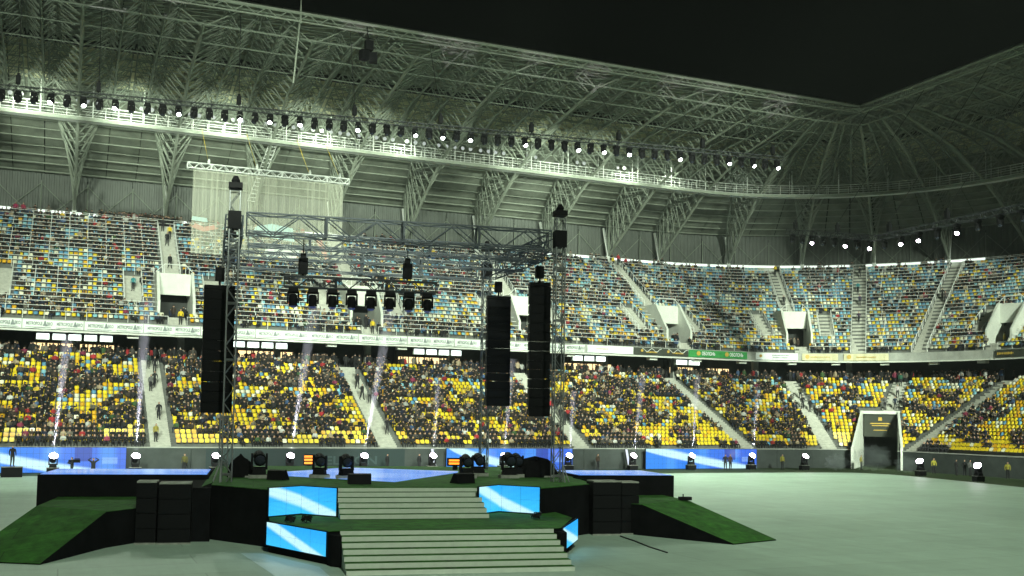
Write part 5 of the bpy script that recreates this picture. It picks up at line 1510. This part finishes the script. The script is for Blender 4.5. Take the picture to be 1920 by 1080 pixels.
# wings, landings and ramps
def wing(sd, label):
    n = thing('side_wing', label, 'platform', S(sd * 12, 12))
    X = lambda pts: [(sd * a, b) for a, b in pts][::(1 if sd > 0 else -1)]
    e = 16.4 if sd < 0 else 14.2
    mb = MB(); mb.prism(SXY(X([(9.02, 12.9), (e, 12.9), (e, 17.5), (9.02, 17.5)])), .014, 2.42); mb.build('deck_block', 'black_cloth', n, world=True)
    mb = MB(); mb.prism(SXY(X([(9.1, 13.0), (e - .1, 13.0), (e - .1, 17.4), (9.1, 17.4)])), 2.424, 2.45); mb.build('blue_top', 'blue_floor_glow', n, world=True)  # LED-lit blue of the deck top put in as its own glow
    near = (12.5, 5.6) if sd < 0 else (10.3, 7.4)
    far = (15.5, 8.0) if sd < 0 else (13.6, 9.9)
    f0 = (14.04, 1.15) if sd < 0 else (13.05, 3.62)
    f1 = (16.9, 2.4) if sd < 0 else (15.72, 4.85)
    Zl = 1.42
    land = [near, far, (far[0], 12.88), (near[0] - 1.4, 12.88), (near[0] - 1.4, near[1] + 2.2)]
    mb = MB(); mb.prism(SXY(X(land)), .014, Zl - .02); mb.build('landing', 'black_cloth', n, world=True)
    mb = MB(); mb.prism(SXY(X(land)), Zl - .018, Zl); mb.build('landing_carpet', 'carpet', n, world=True)
    # ramp: wedge with carpet
    mb = MB()
    A0, A1, B0, B1 = S(sd * f0[0], f0[1]), S(sd * f1[0], f1[1]), S(sd * near[0], near[1]), S(sd * far[0], far[1])
    up_ = Vector((0, 0, Zl)); lo = Vector((0, 0, .014)); lo2 = Vector((0, 0, .05))
    vs = [A0 + lo, A1 + lo, B1 + lo, B0 + lo, A0 + lo2, A1 + lo2, B1 + up_, B0 + up_]
    mb.add(vs, [(0, 3, 2, 1), (0, 1, 5, 4), (1, 2, 6, 5), (2, 3, 7, 6), (3, 0, 4, 7)]); mb.add([vs[4], vs[5], vs[6], vs[7]], [(0, 1, 2, 3)])
    mb.build('ramp_block', 'black_cloth', n, world=True)
    k = Vector((0, 0, .012)); mb = MB(); mb.add([v + k for v in vs[4:8]] + [v + k * .2 for v in vs[4:8]], [(0, 1, 2, 3), (7, 6, 5, 4), (0, 4, 5, 1), (1, 5, 6, 2), (2, 6, 7, 3), (3, 7, 4, 0)]); mb.build('ramp_carpet', 'carpet', n, world=True)
    # second slope from the landing up to the stage
    a0, a1 = near[0] - 1.4, 8.7
    mb = MB(); q4 = [S(sd * a0, near[1] + 2.25), S(sd * a1, near[1] + 2.6), S(sd * a1, 12.85), S(sd * a0, 12.85)]
    zs = [Zl - .01, Z2 + .05, Z2 + .05, Zl - .01]
    vs = [p + Vector((0, 0, .014)) for p in q4] + [p + Vector((0, 0, z)) for p, z in zip(q4, zs)]
    mb.add(vs, [(0, 3, 2, 1), (0, 1, 5, 4), (1, 2, 6, 5), (2, 3, 7, 6), (3, 0, 4, 7)]); mb.build('upper_slope', 'black_cloth', n, world=True)
    mb = MB(); mb.add([v + k for v in vs[4:8]] + [v + k * .2 for v in vs[4:8]], [(0, 1, 2, 3), (7, 6, 5, 4), (0, 4, 5, 1), (1, 5, 6, 2), (2, 6, 7, 3), (3, 7, 4, 0)]); mb.build('upper_slope_carpet', 'carpet', n, world=True)
    return n
wing(-1, 'black platform with green carpeted ramp left of the stage')
wing(1, 'black platform with green carpeted ramp right of the stage')
# subwoofer stacks
def sub_stack(label, a, b, w, h, rows):
    n = thing('subwoofer_stack', label, 'speaker', S(a, b, .013), TH, 'subwoofer stacks beside the stage')
    hh = h / rows
    for i in range(rows):
        mb = MB(); mb.box((0, 0, hh * (i + .5)), (w, 1.0, hh - .02)); c = mb.build('cabinet', 'black', n)
        mb = MB(); mb.box((0, -.505, hh * (i + .5)), (w * .92, .012, hh * .86)); mb.build('grille', 'grille', c)
    mb = MB(); mb.box((0, 0, h + .03), (w * .98, 1.0, .06)); mb.build('top_strap', 'case_grey', n)
    mb = MB(); mb.box((0, -.56, .03), (w * 1.06, .12, .06)); mb.build('base_bar', 'case_grey', n)
sub_stack('narrow black subwoofer stack left of the stage', -11.15, 7.1, .78, 2.45, 4)
sub_stack('wide black subwoofer stack beside the narrow one, left of the stage', -10.05, 7.0, 1.25, 2.4, 4)
sub_stack('wide black subwoofer stack right of the stage', 8.75, 8.2, 1.35, 2.4, 4)
sub_stack('narrow black subwoofer stack at the right ramp', 9.95, 8.4, .85, 2.35, 4)
# lamps, wedges and boxes standing on the stage
def pedestal(label, a, b, w=.8, h=.16):
    n = thing('lamp_board', label, 'board', S(a, b, Z2 + .003), TH, 'pale boards under the stage lamps')
    mb = MB(); mb.box((0, 0, h / 2), (w, .55, h)); mb.build('board', 'case_grey', n); mb = MB(); mb.box((0, 0, h + .008), (w * .9, .5, .012)); mb.build('mat', 'black', n)
for a, b, sc, lb in ((-3.95, 12.6, 1.35, 'left of the pair before the blue floor'), (-2.75, 12.0, 1.35, 'right of the pair before the blue floor'), (-6.75, 12.4, 1.5, 'at the left end of the stage'), (3.15, 12.6, 1.35, 'right of the blue floor'), (4.1, 14.2, 1.35, 'beside the orange lamp on the right'), (5.3, 12.6, 1.5, 'at the right end of the stage'), (5.9, 13.4, 1.4, 'rearmost at the right end of the stage')):
    pedestal('pale board under the dark moving head ' + lb, a, b, .95)
    put_head('floor_off', S(a, b, Z2 + .18), S(a + .3, b - 3, 1.5), 'dark floor moving head ' + lb, 'dark moving heads on the stage', sc, TH + rnd.uniform(-.3, .3))
def wedge(label, a, b, rz, w=.85):
    n = thing('monitor_wedge', label, 'speaker', S(a, b, Z2 + .003), TH + rz, 'floor monitor wedges')
    mb = MB(); slab(mb, [(-w / 2, -.3, 0), (-w / 2, .3, 0), (-w / 2, .22, .42), (-w / 2, .0, .46)], (1, 0, 0), w); mb.build('cabinet', 'black', n)
    mb = MB(); slab(mb, [(-w / 2 + .05, -.302, .03), (-w / 2 + .05, -.022, .44), (-w / 2 + .05, -.03, .45), (-w / 2 + .05, -.31, .04)], (1, 0, 0), w - .1); mb.build('grille', 'grille', n)
wedge('black monitor wedge at the head of the upper steps', -2.5, 8.3, 3.14, 1.0); wedge('black monitor wedge at the left stage edge', -5.9, 11.2, 2.6); wedge('black monitor wedge at the right of the steps', 2.2, 8.8, 3.6, 1.0)
def blinder(label, loc, w, h, rz, rows):
    n = thing('blinder_lamp', label, 'stage light', loc, rz, 'orange glowing lamps')
    mb = MB(); mb.box((0, .06, h / 2 + .25), (w + .1, .12, h + .1)); mb.box((0, .1, .13), (w * .3, .2, .26)); mb.build('housing', 'black', n)
    for i in range(rows):
        mb = MB(); mb.box((0, -.012, .25 + h * (i + .5) / rows), (w * .92, .02, h / rows * .62)); mb.build('tube', 'orange_lamp', n)
blinder('orange glowing three-tube lamp by the wall behind the stage', (20.2, 92.6, .55), .95, .85, 0, 3)
blinder('orange glowing lamp panel on the right of the stage', S(2.75, 13.4, Z2 + .35), .72, .30, TH, 2)
def covered(label, a, b, lx, ly, hz_, seed):
    n = thing('covered_equipment', label, 'equipment', S(a, b, Z2 + .003), TH, 'equipment under black covers')
    mb = MB(); m_, k_ = 8, 18; vs = []
    for i in range(m_ + 1):
        f = i / m_
        for k in range(k_):
            t = 2 * math.pi * k / k_
            rr = (1 - f ** 3.2) ** .5 * (1 + .10 * math.sin(3 * t + seed) + .05 * math.sin(9 * t + 4 * f + seed) * (1 - f)) + (.06 * (1 - f) * math.sin(8 * t))
            vs.append((lx / 2 * rr * math.cos(t) , ly / 2 * rr * math.sin(t), hz_ * f * (1 + .12 * math.sin(2 * t + seed * 2) * f)))
    mb.add(vs, [(i * k_ + k, i * k_ + (k + 1) % k_, (i + 1) * k_ + (k + 1) % k_, (i + 1) * k_ + k) for i in range(m_) for k in range(k_)])
    mb.build('cover', 'black_cloth', n)
    mb = MB(); mb.box((0, 0, .04), (lx * .9, ly * .8, .08)); mb.build('pallet', 'case_grey', n)
covered('long lump under a black cover at the right end of the stage', 6.9, 13.6, 2.1, 1.1, .95, 1.0)
covered('round lump under a black cover at the left end of the stage', -7.6, 13.2, 1.2, 1.0, 1.0, 2.3)
# small things on the lower platform
for a, b, lb in ((-5.6, 2.9, 'left dark plant-like cable loom on the lower left carpet'), (-5.0, 2.7, 'right dark cable loom on the lower left carpet'), (4.2, 3.4, 'small dark lamp at the right end of the lower carpet')):
    n = thing('cable_coil', lb, 'cable', S(a, b, Z1 + .002))
    mb = MB()
    for i in range(9):
        t0 = rnd.uniform(0, 6.28); r_ = rnd.uniform(.08, .26)
        mb.path([(r_ * math.cos(t0 + k * .8), r_ * math.sin(t0 + k * .8), .03 + rnd.uniform(0, .26)) for k in range(7)], .018, 4)
    mb.build('loops', 'cable', n)
n = thing('walk_box', 'dark power box standing on the right ramp edge', 'box', S(13.4, 9.6, 1.42), TH)
mb = MB(); mb.box((0, 0, .09), (.6, .3, .16)); mb.build('case', 'black', n); mb = MB(); mb.tube((-.1, 0, .17), (-.1, 0, .3), .03, 6); mb.build('plug', 'black', n)
n = thing('ground_cable', 'black cable lying across the pale field cover right of the stage', 'cable', (23.3, 41.6, .03))
mb = MB(); mb.path([(0, 0, 0), (-.3, -1.8, 0), (-.75, -3.8, 0), (-1.0, -5.6, 0)], .035, 6); mb.build('sheath', 'cable', n)
# strips of pale sheet on the field cover
for lb, pts in (('pale sheet strip on the field beside the low left screen', [(-6.6, 3.2), (-7.4, 3.4), (-5.9, -4.2), (-4.3, -4.6), (-4.7, -.6)]),):
    mb = MB(); mb.prism(SXY(pts), .0125, .017)
    tag(mb.build('sheet_strip', 'sheet_pale'), lb, 'sheet')
# ---- left crew in front of the LED board
n = thing('equipment_case', 'dark case in front of the left LED board', 'case', (-3.6, 90.6, 0))
mb = MB(); mb.box((0, 0, .4), (1.5, .8, .78)); mb.build('body', 'black', n); mb = MB(); mb.box((0, 0, .8), (1.54, .84, .03)); mb.build('lid', 'case_grey', n)
person('stand', (-3.6, 90.6, .815), .4, BLK, 'person in black standing on a dark case before the left LED board')
person('hold', (.7, 88.0, 0), R(-80), BLK, 'camera operator in black before the left LED board')
person('head_hands', (2.2, 86.5, 0), .1, BLK, 'person in black with both hands on the head before the left LED board')
n = thing('video_camera', 'black shoulder video camera held up by the operator', 'camera', (1.05, 88.05, 1.25), R(-80))
mb = MB(); mb.box((0, -.05, .12), (.18, .55, .26)); mb.build('body', 'black', n)
mb = MB(); mb.lathe([(.07, -.62), (.11, -.60), (.08, -.35), (.08, -.3)], 10, (0, 0, .12), 'y'); mb.build('lens_barrel', 'black', n)
mb = MB(); mb.box((0, .0, .30), (.05, .4, .05)); mb.box((.13, -.1, .2), (.1, .2, .08)); mb.build('handle', 'black', n)
# ================================================================== smoky night air
hz = MB(); hz.box((40, 40, 22.6), (330, 330, 47.2))
hm = bpy.data.materials.new('haze_air'); MATS['haze_air'] = hm
ht_, hn_, hl_ = nodes(hm)
hn_.remove(hn_['Principled BSDF'])
pv = hn_.new('ShaderNodeVolumePrincipled')
pv.inputs['Color'].default_value = (.85, .95, .9, 1); pv.inputs['Density'].default_value = 0.0003; pv.inputs['Anisotropy'].default_value = 0.3
hl_.new(pv.outputs[0], hn_['Material Output'].inputs['Volume'])
tag(hz.build('haze', 'haze_air'), 'thin smoky air filling the whole stadium bowl', 'haze', kind='stuff')

# smoke columns added to make the beams show, then smoke from the tunnel
def smoke_mat(name, dens, noisy):
    sm_ = bpy.data.materials.new(name); MATS[name] = sm_
    t0_, n0_, l0_ = nodes(sm_); n0_.remove(n0_['Principled BSDF'])
    p0_ = n0_.new('ShaderNodeVolumePrincipled'); p0_.inputs['Color'].default_value = (.8, .92, .92, 1); p0_.inputs['Density'].default_value = dens; p0_.inputs['Anisotropy'].default_value = .2
    l0_.new(p0_.outputs[0], n0_['Material Output'].inputs['Volume'])
smoke_mat('smoke_beam', .085, False); MATS['smoke_beam'].cycles.volume_sampling = 'EQUIANGULAR'; smoke_mat('smoke_puff', .16, True)
for i, dx, hh in BEAMS:
    x, y = FX[i]
    a_, b_ = Vector((x, y - .35, 2.05)), Vector((x + dx, y + .4, 2.05 + hh))
    mb = MB(); mb.tube(a_, b_, .22, 12, r2=.22 + hh * .03)
    tag(mb.build('smoke', 'smoke_beam'), 'light beam shaped as an added smoke column, floor lamp ' + FNM[i], 'smoke', kind='stuff')
    spot('floor_beam', a_ - Vector((0, 0, .02)), b_, 85000 if i in (0, 1, 3, 4) else 42000, 6.0, 0.4, 0.1, (1.0, .84, 1.0))
for (x, y, z, r_) in ((80.6, 88.6, 1.5, 1.7), (77.5, 90.5, .9, 1.1), (82.5, 85.5, .9, 1.1)):
    mb = MB(); n_, m_ = 14, 9
    vs = []
    for i in range(m_ + 1):
        for k in range(n_):
            th, ph = math.pi * i / m_, 2 * math.pi * k / n_
            rr = r_ * (1 + .22 * math.sin(3 * ph + 5 * th + x) + .12 * math.sin(7 * ph - 3 * th))
            vs.append((x + 1.3 * rr * math.sin(th) * math.cos(ph), y + rr * math.sin(th) * math.sin(ph), max(.03, z + .8 * rr * math.cos(th))))
    mb.add(vs, [(i * n_ + k, (i + 1) * n_ + k, (i + 1) * n_ + (k + 1) % n_, i * n_ + (k + 1) % n_) for i in range(m_) for k in range(n_)])
    tag(mb.build('smoke', 'smoke_puff'), 'bluish smoke puff drifting out of the corner tunnel', 'smoke', kind='stuff')
